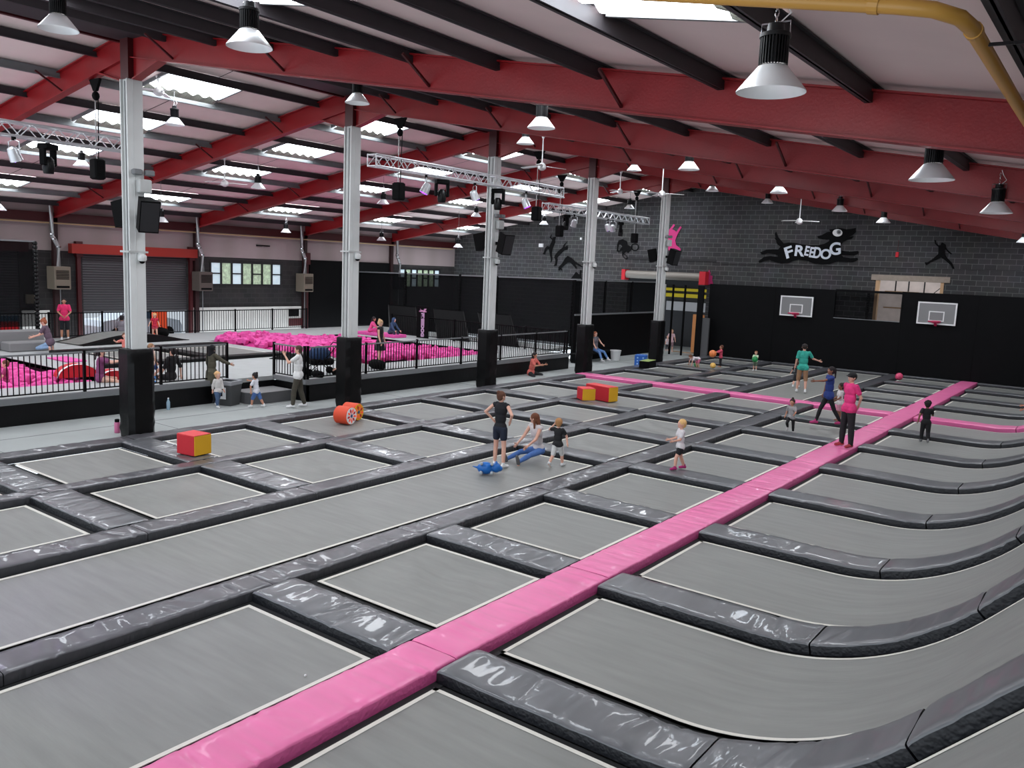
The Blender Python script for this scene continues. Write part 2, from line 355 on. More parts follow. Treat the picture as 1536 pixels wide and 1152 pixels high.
# portal frames: rafter + haunch + braces ; white columns
PORT = [9.55+6.1*k for k in range(5)]
def rafter_mb(y, s):
    b = MB(); xe = (XL+.15) if s < 0 else (XR-.1)
    top = lambda x: rz_(x, .15); D_ = .49
    P = lambda x, dz: (x, y, top(x)+dz)
    a0 = XC
    b.prism([(a0, y-.02, top(a0)-D_), (xe, y-.02, top(xe)-D_), (xe, y-.02, top(xe)), (a0, y-.02, top(a0))], (0, .04, 0))
    for dz in (0, -D_): b.prism([(a0, y-.1, top(a0)+dz-.022), (xe, y-.1, top(xe)+dz-.022), (xe, y-.1, top(xe)+dz), (a0, y-.1, top(a0)+dz)], (0, .2, 0))
    return b
for k, y in enumerate(PORT):
    t = wthing('portal_frame', f"red painted steel roof frame, {ORD[k+1]} from the near end, resting on the {ORD[k+1]} white column", 'roof beam', (XC, y, 8), 'red roof frames')
    for s in (-1, 1):
        rf = rafter_mb(y, s).build('rafter', red_m, t)
        zt = rz_(XC+s*1.15, .15)-.5
        b = MB(); b.prism([(XC, y-.02, 7.5), (XC+s*.2, y-.02, 7.5), (XC+s*1.15, y-.02, zt), (XC, y-.02, 7.96)], (0, .04, 0))
        b.prism([(XC+s*.2, y-.1, 7.5), (XC+s*.22, y-.1, 7.48), (XC+s*1.19, y-.1, zt-.02), (XC+s*1.15, y-.1, zt)], (0, .2, 0))
        b.build('haunch', red_m, t)
        for j, dx in enumerate((1.6, 5.0, 8.4, 11.7) if s > 0 else (2.9, 6.3, 9.7, 13.0)):
            x = XC+s*dx
            if y+.6 < YB: MB().bar((x, y-.6, rz_(x)+.05), (x, y-.02, rz_(x, .15)-.44), .035, .035).build('fly_brace', redd_m, rf)
    MB().box(XC-.15, XC+.15, y-.14, y+.14, 7.5, 8.42).build('column_head', redd_m, t)
    # eaves post on the left wall
    MB().box(XL, XL+.2, y-.09, y+.09, 0, 5.15).build('eaves_post', mat('eaves_brown', (44, 16, 17), .6) if 'eaves_brown' not in MATS else MATS['eaves_brown'], t)
    cx = XC
    t = wthing('support_column', f"white painted steel column with a black padded sleeve, {ORD[k+1]} from the near end of the walkway", 'column', (cx, y, 0), 'white columns')
    b = MB(); b.box(cx+.11, cx+.14, y-.17, y+.17, 0, 7.5); b.box(cx-.14, cx-.11, y-.17, y+.17, 0, 7.5); b.box(cx-.11, cx+.11, y-.012, y+.012, 0, 7.5)
    b.box(cx+.14, cx+.15, y-.05, y-.035, 2, 7.5)
    shf = b.build('shaft', white_m, t)
    for yy in (y-.13, y+.11): MB().box(cx-.09, cx+.1, yy, yy+.02, 1.9, 7.5).build('side_plate', whited_m, shf)
    MB().tube([(cx+.06, y-.17, 1.95), (cx+.06, y-.17, 7.45)], .012, 6).build('cable_conduit', rail_m, shf)
    b = MB(); zs = [0.0]+[.1*i for i in range(1, 19)]+[1.9, 1.93]
    vs = []; fs = []; w, d, q = .27, .30, .05
    n = 16
    for iz, z in enumerate(zs):
        for i in range(n):
            a = 2*PI*i/n+PI/n; cx_, sx_ = math.cos(a), math.sin(a); sq = 1/max(abs(cx_), abs(sx_))
            nn = .012*noise.noise(Vector((i*1.7, z*7+k*9, 3)))*(2.2 if z < .7 else 1) - (.015 if iz in (0, len(zs)-1) else 0)
            vs.append((cx+cx_*sq*(w+nn), y+sx_*sq*(d+nn), z))
    for iz in range(len(zs)-1):
        for i in range(n): j = (i+1) % n; fs.append((iz*n+i, iz*n+j, iz*n+n+j, iz*n+n+i))
    fs.append(tuple((len(zs)-1)*n+i for i in range(n))); b.add(vs, fs)
    b.build('padded_sleeve', black_m, t, smooth=True)
# ================================================================ TRAMPOLINES
ROWS = {'A': (-16.38, -14.30, 'row beside the white columns'), 'B': (-13.56, -11.55, 'second row from the columns'),
        'R': (-10.66, -8.72, 'runway row'), 'C': (-7.86, -5.85, 'row left of the pink strip')}
X0D, XB, RAD, ANG = -4.96, -3.0, 3.0, R(47)
def prof(s):
    """curved bed profile: distance s from x=X0D -> (x, z, angle)"""
    l1 = XB-X0D
    if s <= l1: return X0D+s, 0.0, 0.0
    s -= l1; la = RAD*ANG
    if s <= la: a = s/RAD; return XB+RAD*math.sin(a), RAD*(1-math.cos(a)), a
    s -= la; return XB+RAD*math.sin(ANG)+s*math.cos(ANG), RAD*(1-math.cos(ANG))+s*math.sin(ANG), ANG
LD = (XB-X0D)+RAD*ANG+2.6
def curved(b, s0, s1, y0, y1, off=0.0, n=None):
    n = n or max(2, int((s1-s0)/.12)); vs = []; fs = []
    for i in range(n+1):
        x, z, a = prof(s0+(s1-s0)*i/n); x -= off*math.sin(a); z += off*math.cos(a)
        vs += [(x, y0, z), (x, y1, z)]
    for i in range(n): fs.append((2*i, 2*i+2, 2*i+3, 2*i+1))
    return b.add(vs, fs)
def bed(x0, x1, y0, y1, label, group, pucker=0, seed=0, zz=0.0):
    t = wthing('trampoline', label, 'trampoline', ((x0+x1)/2, (y0+y1)/2, zz), group)
    b = MB(); nx = max(8, int((x1-x0)/.12)); ny = max(8, int((y1-y0)/(.12 if y1-y0 < 4 else .3)))
    vs = []; fs = []
    for j in range(ny+1):
        for i in range(nx+1):
            u, v = i/nx, j/ny; x = x0+(x1-x0)*u; y = y0+(y1-y0)*v
            e = min(u, 1-u, v, 1-v)*6; e = min(1, e)
            z = zz + e*(.004*noise.noise(Vector((x*1.2, y*1.2, seed)))+(pucker*.05*noise.noise(Vector(((x+y)*3.2, (x-y)*.9, seed+5))) if pucker else 0)) - .01*e
            vs.append((x, y, z))
    for j in range(ny):
        for i in range(nx): a = j*(nx+1)+i; fs.append((a, a+1, a+nx+2, a+nx+1))
    bd = b.add(vs, fs).build('bed', bed_m, t, smooth='full', fix=False)
    w = .05; b = MB(); z = zz+.003; q = .03
    for (a0, a1, c0, c1) in ((x0, x1, y0, y0+w), (x0, x1, y1-w, y1), (x0, x0+w, y0+w, y1-w), (x1-w, x1, y0+w, y1-w)): b.box(a0, a1, c0, c1, z-.004, z+.003)
    b.build('webbing_border', web_m, bd)
    g = .11; b = MB()
    for (a0, a1, c0, c1) in ((x0-g, x1+g, y0-g, y0), (x0-g, x1+g, y1, y1+g), (x0-g, x0, y0, y1), (x1, x1+g, y0, y1)): b.box(a0, a1, c0, c1, zz-.03, zz-.022)
    b.build('spring_net', skirt_m, t)
    return t
KF = range(1, 13)
for rk, (x0, x1, rn) in ROWS.items():
    ks = list(KF)
    if rk == 'R': ks = [5, 6, 7, 8]
    for k in ks:
        y0 = .66+3*k; n = k if rk != 'R' else k-4; e0 = 3.0 if (k == 1 and rk == 'C') else 0
        puck = 1 if (rk, k) in (('B', 2), ('B', 3), ('R', 5), ('R', 6), ('C', 2)) else 0
        bed(x0, x1, y0-e0, y0+2.0, f"square grey trampoline bed, {ORD[n]} from the near end, {rn if rk != 'R' else 'runway row past the seated woman'}", 'square trampoline beds', puck, k)
bed(-10.66, -8.72, .66, 14.66, 'long grey runway trampoline bed stretching from the near left to the seated woman', 'runway beds')
bed(-10.66, -8.72, 27.66, 38.66, 'long grey runway trampoline bed under the man in the teal shirt', 'runway beds')
for k in KF:
    y0, y1 = .66+3*k-(3 if k == 1 else 0), 2.66+3*k
    t = wthing('curved_trampoline', f"long grey trampoline bed curving up into a slope, {ORD[k]} from the near end", 'trampoline', (-3, (y0+y1)/2, 0), 'curved trampoline beds')
    bd = curved(MB(), 0, LD, y0, y1).build('bed', bed_m, t, smooth='full', fix=False)
    b = MB(); w = .05
    curved(b, 0, LD, y0, y0+w, .004); curved(b, 0, LD, y1-w, y1, .004); curved(b, 0, w, y0, y1, .004, 1)
    b.build('webbing_border', web_m, bd, smooth='full', fix=False)
    b = MB(); curved(b, -.02, LD, y0-.11, y0, -.03); curved(b, -.02, LD, y1, y1+.11, -.03); b.box(X0D-.11, X0D, y0-.11, y1+.11, -.03, -.022)
    b.build('spring_net', skirt_m, t, fix=False)

# ---------------------------------------------------------------- pads (swept soft section with wrinkles)
def sweep_pad(pathf, L, w0, w1, h, seed, step=.1, joints=(), amp=.0075):
    """pathf(s)->(origin, along, side, up); section from -w0..w1 sideways; returns (top mesh verts/faces) in one MB with mat 0 top, 1 sides"""
    n = max(2, int(L/step)); e = .02; zb = -.02
    sec = [(-w0, zb), (-w0, h-e), (-w0+e*.35, h-e*.3), (-w0+e, h)]
    m = 7
    for i in range(1, m): sec.append((-w0+e+(w0+w1-2*e)*i/m, h))
    sec += [(w1-e, h), (w1-e*.35, h-e*.3), (w1, h-e), (w1, zb)]
    vs = []; fs = []; ms = []; ns = len(sec)
    rr = random.Random(int(seed*17)+3); cre = [(rr.uniform(.1, L-.1), rr.uniform(-.7, .7), rr.uniform(.5, 1.3), rr.uniform(-w0, w1)) for _ in range(int(L*(3.6 if step < .1 else 2)))]
    def crease(s_, a_):
        t_ = 0
        for (c0, sl, am, ce) in cre:
            x_ = (s_-c0-sl*a_)/.028
            if abs(x_) < 3: t_ -= am*.011*math.exp(-x_*x_)*math.exp(-((a_-ce)/.3)**2); 
            x_ -= 1.9
            if abs(x_) < 3: t_ += am*.006*math.exp(-x_*x_)*math.exp(-((a_-ce)/.3)**2)
        return t_
    for i in range(n+1):
        s = L*i/n; o, al, sd, up = pathf(s)
        pin = min([abs(s-j) for j in joints] + [9])
        endf = min(s, L-s)
        sag = -.018*math.exp(-(pin/.05)**2) - (.01 if endf < .01 else 0)
        for q, (a, z) in enumerate(sec):
            dz = 0; da = 0
            if z > zb+.01:
                nz = noise.noise(Vector((s*4.3, a*1.1, seed*3.1)))+.6*noise.noise(Vector((s*11+a*3, a*2, seed)))
                dz = amp*nz+sag+crease(s, a); da = .4*amp*noise.noise(Vector((s*6, seed, a)))
                if 3 < q < ns-4: dz += .006
            vs.append(o+sd*(a+da)+up*(z+dz))
    for i in range(n):
        for q in range(ns-1):
            a = i*ns+q; fs.append((a, a+1, a+ns+1, a+ns)); ms.append(1 if q in (0, ns-2) else 0)
    fs.append(tuple(range(ns))); ms.append(1); fs.append(tuple(n*ns+q for q in range(ns-1, -1, -1))); ms.append(1)
    b = MB(); b.v = [tuple(v) for v in vs]; b.f = fs; b.m = ms; return b
H = .105
def ypad(xa, xb, y0, y1, label, mats, seed, group, h=H, name='safety_pad'):
    xm = (xa+xb)/2; w = (xb-xa)/2
    pf = lambda s: (Vector((xm, y0+s, 0)), Vector((0, 1, 0)), Vector((1, 0, 0)), Vector((0, 0, 1)))
    b = sweep_pad(pf, y1-y0, w, w, h, seed, .035 if y0 < 9 else .06 if y0 < 16 else .12)
    return tag(b.build(name, mats, smooth=True, loc=(xm, (y0+y1)/2, 0)), label, 'pad', group)
def xpad(xa, xb, ya, yb, label, mats, seed, group, h=H):
    ym = (ya+yb)/2; w = (yb-ya)/2
    pf = lambda s: (Vector((xa+s, ym, 0)), Vector((1, 0, 0)), Vector((0, 1, 0)), Vector((0, 0, 1)))
    b = sweep_pad(pf, xb-xa, w, w, h, seed, .035 if ya < 10 else .06 if ya < 16 else .12)
    return tag(b.build('cross_pad', mats, smooth=True, loc=((xa+xb)/2, ym, 0)), label, 'pad', group)
LONG = [('0', -16.99, -16.5, 'pad along the walkway edge'), ('1', -14.06, -13.68, 'pad between the first and second trampoline rows'),
        ('2', -11.28, -10.77, 'pad along the left side of the runway'), ('3', -8.47, -7.98, 'pad along the right side of the runway')]
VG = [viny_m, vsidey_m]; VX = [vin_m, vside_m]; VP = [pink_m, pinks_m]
sd = 0
for nm, xa, xb, ds in LONG:
    for k in range(0, 13):
        y0 = 2.96+3*k+.12 if k else .7; y1 = 6.08+3*k-.0 if k else 3.08; sd += 1
        y0 = 3.085+3*(k-1)+.0; y1 = y0+2.99
        if k == 9 and nm != '9': pass
        if y1 > 39.0: y1 = 39.0
        if 27.0 < y1 < 27.2: y1 = 26.83
        if 27.0 < y0 < 27.2: y0 = 27.47
        ypad(xa, xb, y0, y1, f"dark vinyl {ds}, {ORD[k+1]} length from the near end", VG, sd, 'lengthwise pads')
for k in range(0, 13):
    y0 = 3.085+3*(k-1); y1 = min(y0+2.99, 39.1)
    ypad(-5.69, -5.07, y0, y1, f"bright pink pad in the long strip, {ORD[k+1]} length from the near end", VP, 50+k, 'pads of the long pink strip', h=.115)
CR = [('A', -16.48, -14.08, 'beside the white columns'), ('B', -13.66, -11.3, 'in the second row from the columns'), ('R', -10.75, -8.49, 'across the runway row'), ('C', -7.96, -5.71, 'left of the pink strip')]
for nm, xa, xb, ds in CR:
    for k in range(0, 13):
        if nm == 'R' and not (4 <= k <= 8 or k == 12) or nm == 'C' and k == 0: continue
        ya, yb = 2.77+3*k, 3.41+3*k; sd += 1
        if k == 8: xpad({'A': -16.99, 'B': -13.86, 'R': -11.01, 'C': -8.21}[nm], {'A': -13.87, 'B': -11.02, 'R': -8.22, 'C': -5.71}[nm], 26.84, 27.46, f"bright pink cross pad {ds}", VP, sd, 'pads of the far pink cross strip')
        elif k == 12: xpad(xa, xb, 38.78, 39.1, f"dark grey end pad at the foot of the black back wall {ds}", VX, sd, 'cross pads')
        else: xpad(xa, xb, ya, yb, f"dark vinyl cross pad {ds}, {ORD[(k if nm == 'C' else k+1) if nm != 'R' else k-3]} from the near end", VX, sd, 'cross pads')
for k in range(1, 13):
    ya, yb = (2.77+3*k, 3.41+3*k) if k != 8 else (26.84, 27.46)
    if k == 12: ya, yb = 38.78, 39.1
    ym = (ya+yb)/2; w = (yb-ya)/2; ms = VP if k == 8 else VX; sd += 1
    t = wthing('curved_pad', (f"dark padded divider curving up the slope, {ORD[k]} from the near end" if k != 8 else 'bright pink padded divider curving up the slope beyond the running boy'), 'pad', (-3, ym, 0), 'curved divider pads')
    cuts = [(-.09, 2.55), (2.57, 4.35), (4.37, LD)]
    for (sa, sb) in cuts:
        def pf(s, sa=sa):
            x, z, a = prof(sa+s) if sa+s > 0 else (X0D+sa+s, 0, 0)
            al = Vector((math.cos(a), 0, math.sin(a))); up = Vector((-math.sin(a), 0, math.cos(a)))
            return Vector((x, ym, z)), al, Vector((0, 1, 0)), up
        sweep_pad(pf, sb-sa, w, w, H, sd+sa, .035 if k < 3 else .06 if k < 6 else .12).build('pad_section', ms, t, smooth=True)

# ================================================================ RAISED PLATFORM (left)
ZP = .6
platf_m = mat('platform_carpet', (170, 173, 172), .8, var=.04)
fasc_m = mat('platform_fascia', (9, 9, 11), .45, bump=.35, bscale=5)
b = MB()
P1 = (-28.8, -21.65, 5.2, 11.2); P2 = (-29.6, -20.4, 19.4, 26.6)   # the two foam pits
def pl(x0, x1, y0, y1): b.box(x0, x1, y0, y1, ZP-.12, ZP)
pl(-32.9, P1[0], YF, 11.2); pl(P1[1], -19.9, YF, 13.7); pl(-32.9, P1[1], 11.2, 13.7)
pl(-32.9, -19.95, 13.7, 15.25); pl(-32.9, -18.5, 15.25, 19.4); pl(-32.9, P2[0], 19.4, 26.6); pl(P2[1], -18.5, 19.4, 26.6); pl(-32.9, -18.5, 26.6, 28.7); pl(-32.9, -20.2, 28.7, 31.5)
struct('floor_platform', b, platf_m)
b = MB()
for (x, y0, y1) in ((-19.9, YF, 13.7), (-19.95, 13.7, 15.25), (-18.5, 15.25, 28.7)): b.box(x-.06, x, y0, y1, 0, ZP-.13)
b.box(-19.95, -18.5, 15.25, 15.31, 0, ZP-.13); b.box(-20.2, -18.5, 28.64, 28.7, 0, ZP-.13)
struct('platform_fascia', b, fasc_m)
b = MB()
for (x, y0, y1) in ((-19.9, YF, 13.7), (-18.5, 15.2, 28.7)): b.box(x-.1, x+.03, y0, y1, ZP-.10, ZP+.03)
b.box(-19.95, -18.5, 15.18, 15.28, ZP-.10, ZP+.03)
struct('platform_edge_trim', b, rail_m)
b = MB()
for (x0, x1, y0, y1) in (P1, P2):
    b.box(x0-.08, x0, y0, y1, -.1, ZP-.01); b.box(x1, x1+.08, y0, y1, -.1, ZP-.01); b.box(x0, x1, y1, y1+.08, -.1, ZP-.01); b.box(x0, x1, y0-.08, y0, -.1, ZP-.01)
    b.box(x0, x1, y0, y1, -.2, -.1)
struct('foam_pit_lining', b, fasc_m)

def fence(name, a, c, z, h, n, label, group, cap=True):
    """fence run split into panels between posts"""
    a, c = Vector(a), Vector(c); L = (c-a).length; d = (c-a).normalized(); pl_ = L/n
    rot = math.atan2(d.y, d.x); first = None
    for k in range(n):
        p = a+d*pl_*k; lb = label.format(ORD[k+1])
        if first is None:
            t = thing(name, lb, 'railing', (p.x, p.y, z), rot, group); first = t
            MB().box(-.03, .03, -.03, .03, 0, h+.03).build('post', fence_m, t)
            MB().box(.03, pl_-.03, -.02, .02, h-.04, h).build('top_rail', rail_m if cap else fence_m, t)
            MB().box(.03, pl_-.03, -.018, .018, .07, .1).build('bottom_rail', fence_m, t)
            nb = int(pl_/.115)
            proto = MB().box(-.009, .009, -.009, .009, 0, h-.14).build('baluster', fence_m, t); proto.location = (pl_/(nb), 0, .1)
            for j in range(2, nb): o = proto.copy(); C.objects.link(o); o.location = (pl_*j/nb, 0, .1)
        else: dup(first, (p.x, p.y, z), rot, lb)
    t = thing(name, label.format('end post of the')+'', 'railing', (c.x, c.y, z), rot, group)
    t['label'] = label.split(',')[0]+', single post closing its far end'
    MB().box(-.03, .03, -.03, .03, 0, h+.03).build('post', fence_m, t)
fence('railing_panel', (-19.96, 5.85), (-19.96, 13.65), ZP, 1.0, 4, 'black vertical-bar railing along the near foam pit, {} panel from the left edge', 'railings of the near platform')
fence('railing_panel', (-19.96, 15.22), (-18.6, 15.22), ZP, .95, 1, 'black vertical-bar railing returning beside the steps, {} panel', 'railing beside the steps')
fence('railing_panel', (-18.56, 15.3), (-18.56, 28.6), ZP, .95, 6, 'black vertical-bar railing along the far foam pit, {} panel from the steps', 'railings of the far platform')
fence('railing_panel', (-18.7, 28.62), (-28.6, 28.62), ZP, .95, 5, 'black vertical-bar railing running back across the platform, {} panel from the walkway', 'railings across the platform', cap=False)
fence('railing_panel', (-32.75, 12.7), (-32.75, 26.9), ZP, .98, 7, 'black vertical-bar railing in front of the roller shutter wall, {} panel from the left', 'railings by the shutter wall', cap=False)
b = MB(); tt = wthing('stair_railing', 'sloping black stair railing at the far left by the first shutter', 'railing', (-32.7, 11.5, .2))
MB().bar((-32.75, 12.6, 1.55), (-32.75, 10.9, .75), .05).build('handrail', fence_m, tt)
for j in range(12): y = 12.55-j*.14; MB().box(-32.76, -32.74, y-.008, y+.008, -.1, 1.5-(12.6-y)*.47).build('baluster', fence_m, tt)

# foam pits
def heap(P, fh, name, label, seed, near):
    rnd = random.Random(seed); b = MB(); x0, x1, y0, y1 = P
    nx, ny = int((x1-x0)/.16), int((y1-y0)/.16)
    vs = [(x0+(x1-x0)*i/nx, y0+(y1-y0)*j/ny, fh((x0+(x1-x0)*i/nx), (y0+(y1-y0)*j/ny))-.13+.08*noise.noise(Vector((i*.9, j*.9, seed)))) for j in range(ny+1) for i in range(nx+1)]
    b.add(vs, [(j*(nx+1)+i, j*(nx+1)+i+1, (j+1)*(nx+1)+i+1, (j+1)*(nx+1)+i) for j in range(ny) for i in range(nx)])
    b.mi = 1
    for q in range(near[1]):
        x = rnd.uniform(x0+.15, x1-.12); y = rnd.uniform(y0+.15, y1-.15)
        T = Matrix.Translation((x, y, fh(x, y)-.02+rnd.uniform(-.05, .05))) @ Matrix.Rotation(rnd.uniform(0, 6), 4, 'Z') @ Matrix.Rotation(rnd.uniform(0, 6), 4, 'X')
        s = .1; b.bbox(-s, s, -s, s, -s, s, .015, T)
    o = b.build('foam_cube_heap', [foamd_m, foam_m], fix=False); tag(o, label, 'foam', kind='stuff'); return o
def f1(x, y): return .43+.30*max(0, min(1, (-x-22.5)/5))*max(0, min(1, (11-y)/3)) + .05*noise.noise(Vector((x*1.1, y*1.1, 0)))
def f2(x, y): return .42+.36*max(0, min(1, (24.5-y)/4))*max(.2, min(1, (y-18.9)/1.4)) + .1*max(0, min(1, (-x-26)/3)) + .07*noise.noise(Vector((x*1.1, y*1.1, 4)))
heap(P1, f1, 'a', 'deep layer of pink foam cubes filling the near foam pit at the left', 3, (110, 620))
heap(P2, f2, 'b', 'deep layer of pink foam cubes filling the far foam pit beyond the second column', 4, (190, 1100))
cube0 = None; rnd = random.Random(11)
for (P, fh, n, lb, gp) in ((P1, f1, 110, 'pink foam cube lying on top of the near foam pit', 'foam cubes on the near pit'), (P2, f2, 180, 'pink foam cube lying on top of the far foam pit', 'foam cubes on the far pit')):
    for q in range(n):
        x = P[1]-.2-abs(rnd.gauss(0, 1))*2.4; y = rnd.uniform(P[2]+.3, P[3]-.2)
        if x < P[0]+.2: x = rnd.uniform(P[0]+.3, P[1]-.3)
        loc = (x, y, fh(x, y)+rnd.uniform(.02, .10)); rot = (rnd.uniform(0, 6), rnd.uniform(0, 6), rnd.uniform(0, 6))
        if cube0 is None: cube0 = MB().bbox(-.1, .1, -.1, .1, -.1, .1, .018).build('foam_cube', foam_m); o = cube0
        else: o = cube0.copy(); C.objects.link(o)
        o.location = loc; o.rotation_euler = rot; tag(o, lb, 'foam cube', gp)

# platform trampolines, ramps, blocks
bed(-27.4, -24.6, 13.6, 15.6, 'grey trampoline bed on the raised platform, near one behind the steps opening', 'platform trampolines', zz=ZP+.03)
bed(-27.4, -24.6, 16.4, 18.6, 'grey trampoline bed on the raised platform, far one behind the steps opening', 'platform trampolines', zz=ZP+.03)
def flatpad(x0, x1, y0, y1, z, h, label, m=None):
    o = MB().bbox(x0, x1, y0, y1, z, z+h, .02).build('floor_pad', m or black_m, loc=((x0+x1)/2, (y0+y1)/2, z)); return tag(o, label, 'pad')
flatpad(-27.6, -24.4, 15.75, 16.2, ZP, .12, 'low black pad between the two platform trampolines')
flatpad(-24.2, -23.8, 12.2, 18.9, ZP, .12, 'long low black pad beside the platform trampolines on the side facing the railing')
flatpad(-28.1, -27.7, 12.6, 18.9, ZP, .12, 'long low black pad beside the platform trampolines on the side facing the shutters')
def ramp(p, L, w, h, rz, label):
    t = thing('curved_ramp', label, 'ramp', p, rz); n = 14; b = MB(); vs = []; fs = []
    for i in range(n+1):
        u = i/n; z = h*math.sin(PI*u)**1.2+.02; vs += [(-L/2+L*u, -w/2, 0), (-L/2+L*u, -w/2, z), (-L/2+L*u, w/2, z), (-L/2+L*u, w/2, 0)]
    for i in range(n):
        for q in range(3): fs.append((4*i+q, 4*i+4+q, 4*i+5+q, 4*i+q+1))
    b.add(vs, fs).build('ramp_body', black_m, t, smooth=True)
    vs = []; fs = []
    for i in range(n+1):
        u = i/n; z = h*math.sin(PI*u)**1.2+.032; vs += [(-L/2+L*u, -w*.36, z), (-L/2+L*u, w*.36, z)]
    for i in range(n): fs.append((2*i, 2*i+2, 2*i+3, 2*i+1))
    MB().add(vs, fs).build('ramp_surface', bed_m, t, smooth='full', fix=False)
ramp((-30.8, 16.6, ZP), 4.4, 1.8, .30, R(95), 'low curved black ramp with grey top on the platform, nearer the left shutters')
ramp((-22.6, 18.5, ZP), 2.0, 1.2, .22, R(20), 'low curved black ramp at the corner of the far foam pit')
# grey step block on the platform (left) and entrance steps
t = wthing('step_block', 'pale grey two-level soft block standing by the near foam pit', 'block', (-29.4, 12.4, ZP))
q = gnd(20, 528, ZP); x, y = q.x, q.y
MB().bbox(-30.3, -29.7, 11.6, 13.2, ZP, ZP+.62, .03).build('upper_block', step_m, t)
MB().bbox(-29.68, -29.0, 11.8, 13.2, ZP, ZP+.3, .03).build('lower_step', step_m, t)
t = wthing('entrance_step', 'grey rounded carpeted step leading up to the platform opening', 'step', (-19.2, 14.4, 0))
b = MB(); pts = [(-19.88, 13.75, 0), (-19.3, 13.75, 0), (-19.08, 13.85, 0), (-18.98, 14.05, 0), (-18.98, 15.12, 0), (-19.88, 15.12, 0)]
b.prism(pts, (0, 0, .3)); b.build('step_body', stepd_m, t)
b = MB(); b.prism([(x, y, .3) for x, y, z in pts], (0, 0, .012)); b.build('tread', step_m, t)
# red/white curved end pads of pit 1
for (px, py, s, lb) in ((127, 568, .62, 'red and white curved soft bumper at the end of the near foam pit'), (181, 572, .45, 'small red curved soft bumper behind the first column')):
    p = gnd(px, py, ZP); t = thing('curved_bumper', lb, 'bumper', (p.x-.3, p.y, ZP), R(80))
    b = MB(); n = 12; poly = [(-.8*s, 0, 0)] + [(.8*s*math.cos(PI-PI*i/n), 0, .55*s*math.sin(PI*i/n)) for i in range(1, n)] + [(.8*s, 0, 0)]
    b.prism(poly, (0, .5, 0)).build('bumper_body', redf_m, t)
    vs = []; fs = []
    for i in range(n+1): a = PI-PI*i/n; vs += [(.82*s*math.cos(a), -.02, .57*s*math.sin(a)), (.82*s*math.cos(a), .12, .57*s*math.sin(a))]
    for i in range(n): fs.append((2*i, 2*i+2, 2*i+3, 2*i+1))
    MB().add(vs, fs).build('white_edge', wht_m, t)
# far ledge pink mat + banner + leaning wall trampolines
flatpad(-29.4, -26.9, 27.1, 27.9, ZP, .14, 'pink mat on the ledge behind the far foam pit', foam_m)
def lean(xa, xb, label):
    t = wthing('wall_trampoline', label, 'trampoline', (xa, 29, ZP), 'leaning wall trampolines')
    ax = 1.75
    p = [(xa, 28.9, ZP), (xb, 28.9, ZP), (xb-ax, 30.5, 1.85), (xa-ax, 30.5, 1.85)]
    MB().prism(p, (0, .08, -.06)).build('panel', blackm_m, t)
    b = MB()
    for i in range(4): 
        if i != 0: b.bar(p[i], p[(i+1) % 4], .04, .03)
    b.build('edge_strip', fence_m, t)
for xa, lb in ((-29.0, 'the one nearest the shutters'), (-25.9, 'in the middle behind the banner'), (-23.1, 'nearest the third column')): lean(xa, xa+1.9, f"leaning black wall trampoline with a grey edge, {lb}")
# ================================================================ LEFT WALL FITTINGS
def shutter(name, y0, y1, zb, zt, m, label):
    t = wthing(name, label, 'door', (XL-.03, (y0+y1)/2, zb)); t['kind'] = 'structure'
    MB().box(XL-.08, XL-.04, y0, y1, zb, zt).build('shutter_curtain', m, t)
    MB().box(XL-.1, XL-.02, y0, y1, zb-.06, zb).build('bottom_rail', rail_m, t)
shutter('door_1', 16.75, 21.35, 1.5, 3.85, shut_m, 'grey roller shutter raised above the daylight gap behind the first column')
shutter('door_2', 9.6, 14.35, 1.45, 3.85, shutd_m, 'dark grey roller shutter at the far left edge')
o = MB().box(XL, XL+.32, 16.2, 21.7, 3.82, 4.2).build('shutter_hood', orange_m, loc=(XL+.1, 19, 3.82)); tag(o, 'orange-red hood above the raised grey roller shutter', 'shutter hood')
o = MB().box(XL, XL+.32, 9.4, 14.6, 3.82, 4.2).build('shutter_hood', redd_m, loc=(XL+.1, 12, 3.82)); tag(o, 'dark red hood above the far left roller shutter', 'shutter hood')
for y, lb in ((16.55, 'left side of the raised shutter'), (21.5, 'right side of the raised shutter'), (28.0, 'beside the dark curtained bay')):
    t = wthing('door_post', f"red steel door post at the {lb}", 'post', (XL+.1, y, .4))
    MB().box(XL, XL+.14, y-.07, y+.07, .3, 3.85).build('post_body', redd_m, t); MB().box(XL, XL+.22, y-.13, y+.13, 3.7, 4.3).build('bracket', redd_m, t)
# windows in left wall
def window(name, y0, y1, z0, z1, n, label):
    t = wthing(name, label, 'window', (XL, (y0+y1)/2, z0)); t['kind'] = 'structure'
    b = MB(); w = .07; X0, X1 = XL-.1, XL+.02
    b.box(X0, X1, y0-w, y1+w, z1, z1+w); b.box(X0, X1, y0-w, y1+w, z0-w, z0)
    pw = (y1-y0)/n
    for i in range(n+1): y = y0+pw*i; b.box(X0, X1, y-w/2, y+w/2, z0, z1)
    for i in range(0, n, 2): y = y0+pw*i; b.box(X0, X1, y, y+pw, z0+(z1-z0)*.5-.03, z0+(z1-z0)*.5+.03)
    wf = b.build('window_frame', frame_m, t)
    for i in range(n): y = y0+pw*i; MB().box(XL-.07, XL-.06, y+.03, y+pw-.03, z0, z1).build('pane', paneg_m if i in (1, 3, 4, 5) else pane_m, wf)
window('window_1', 22.55, 26.5, 2.68, 3.64, 7, 'long window of narrow panes in the left wall between the first two columns')
window('window_2', 34.75, 38.2, 2.66, 3.62, 7, 'long window of narrow panes high behind the black netting')
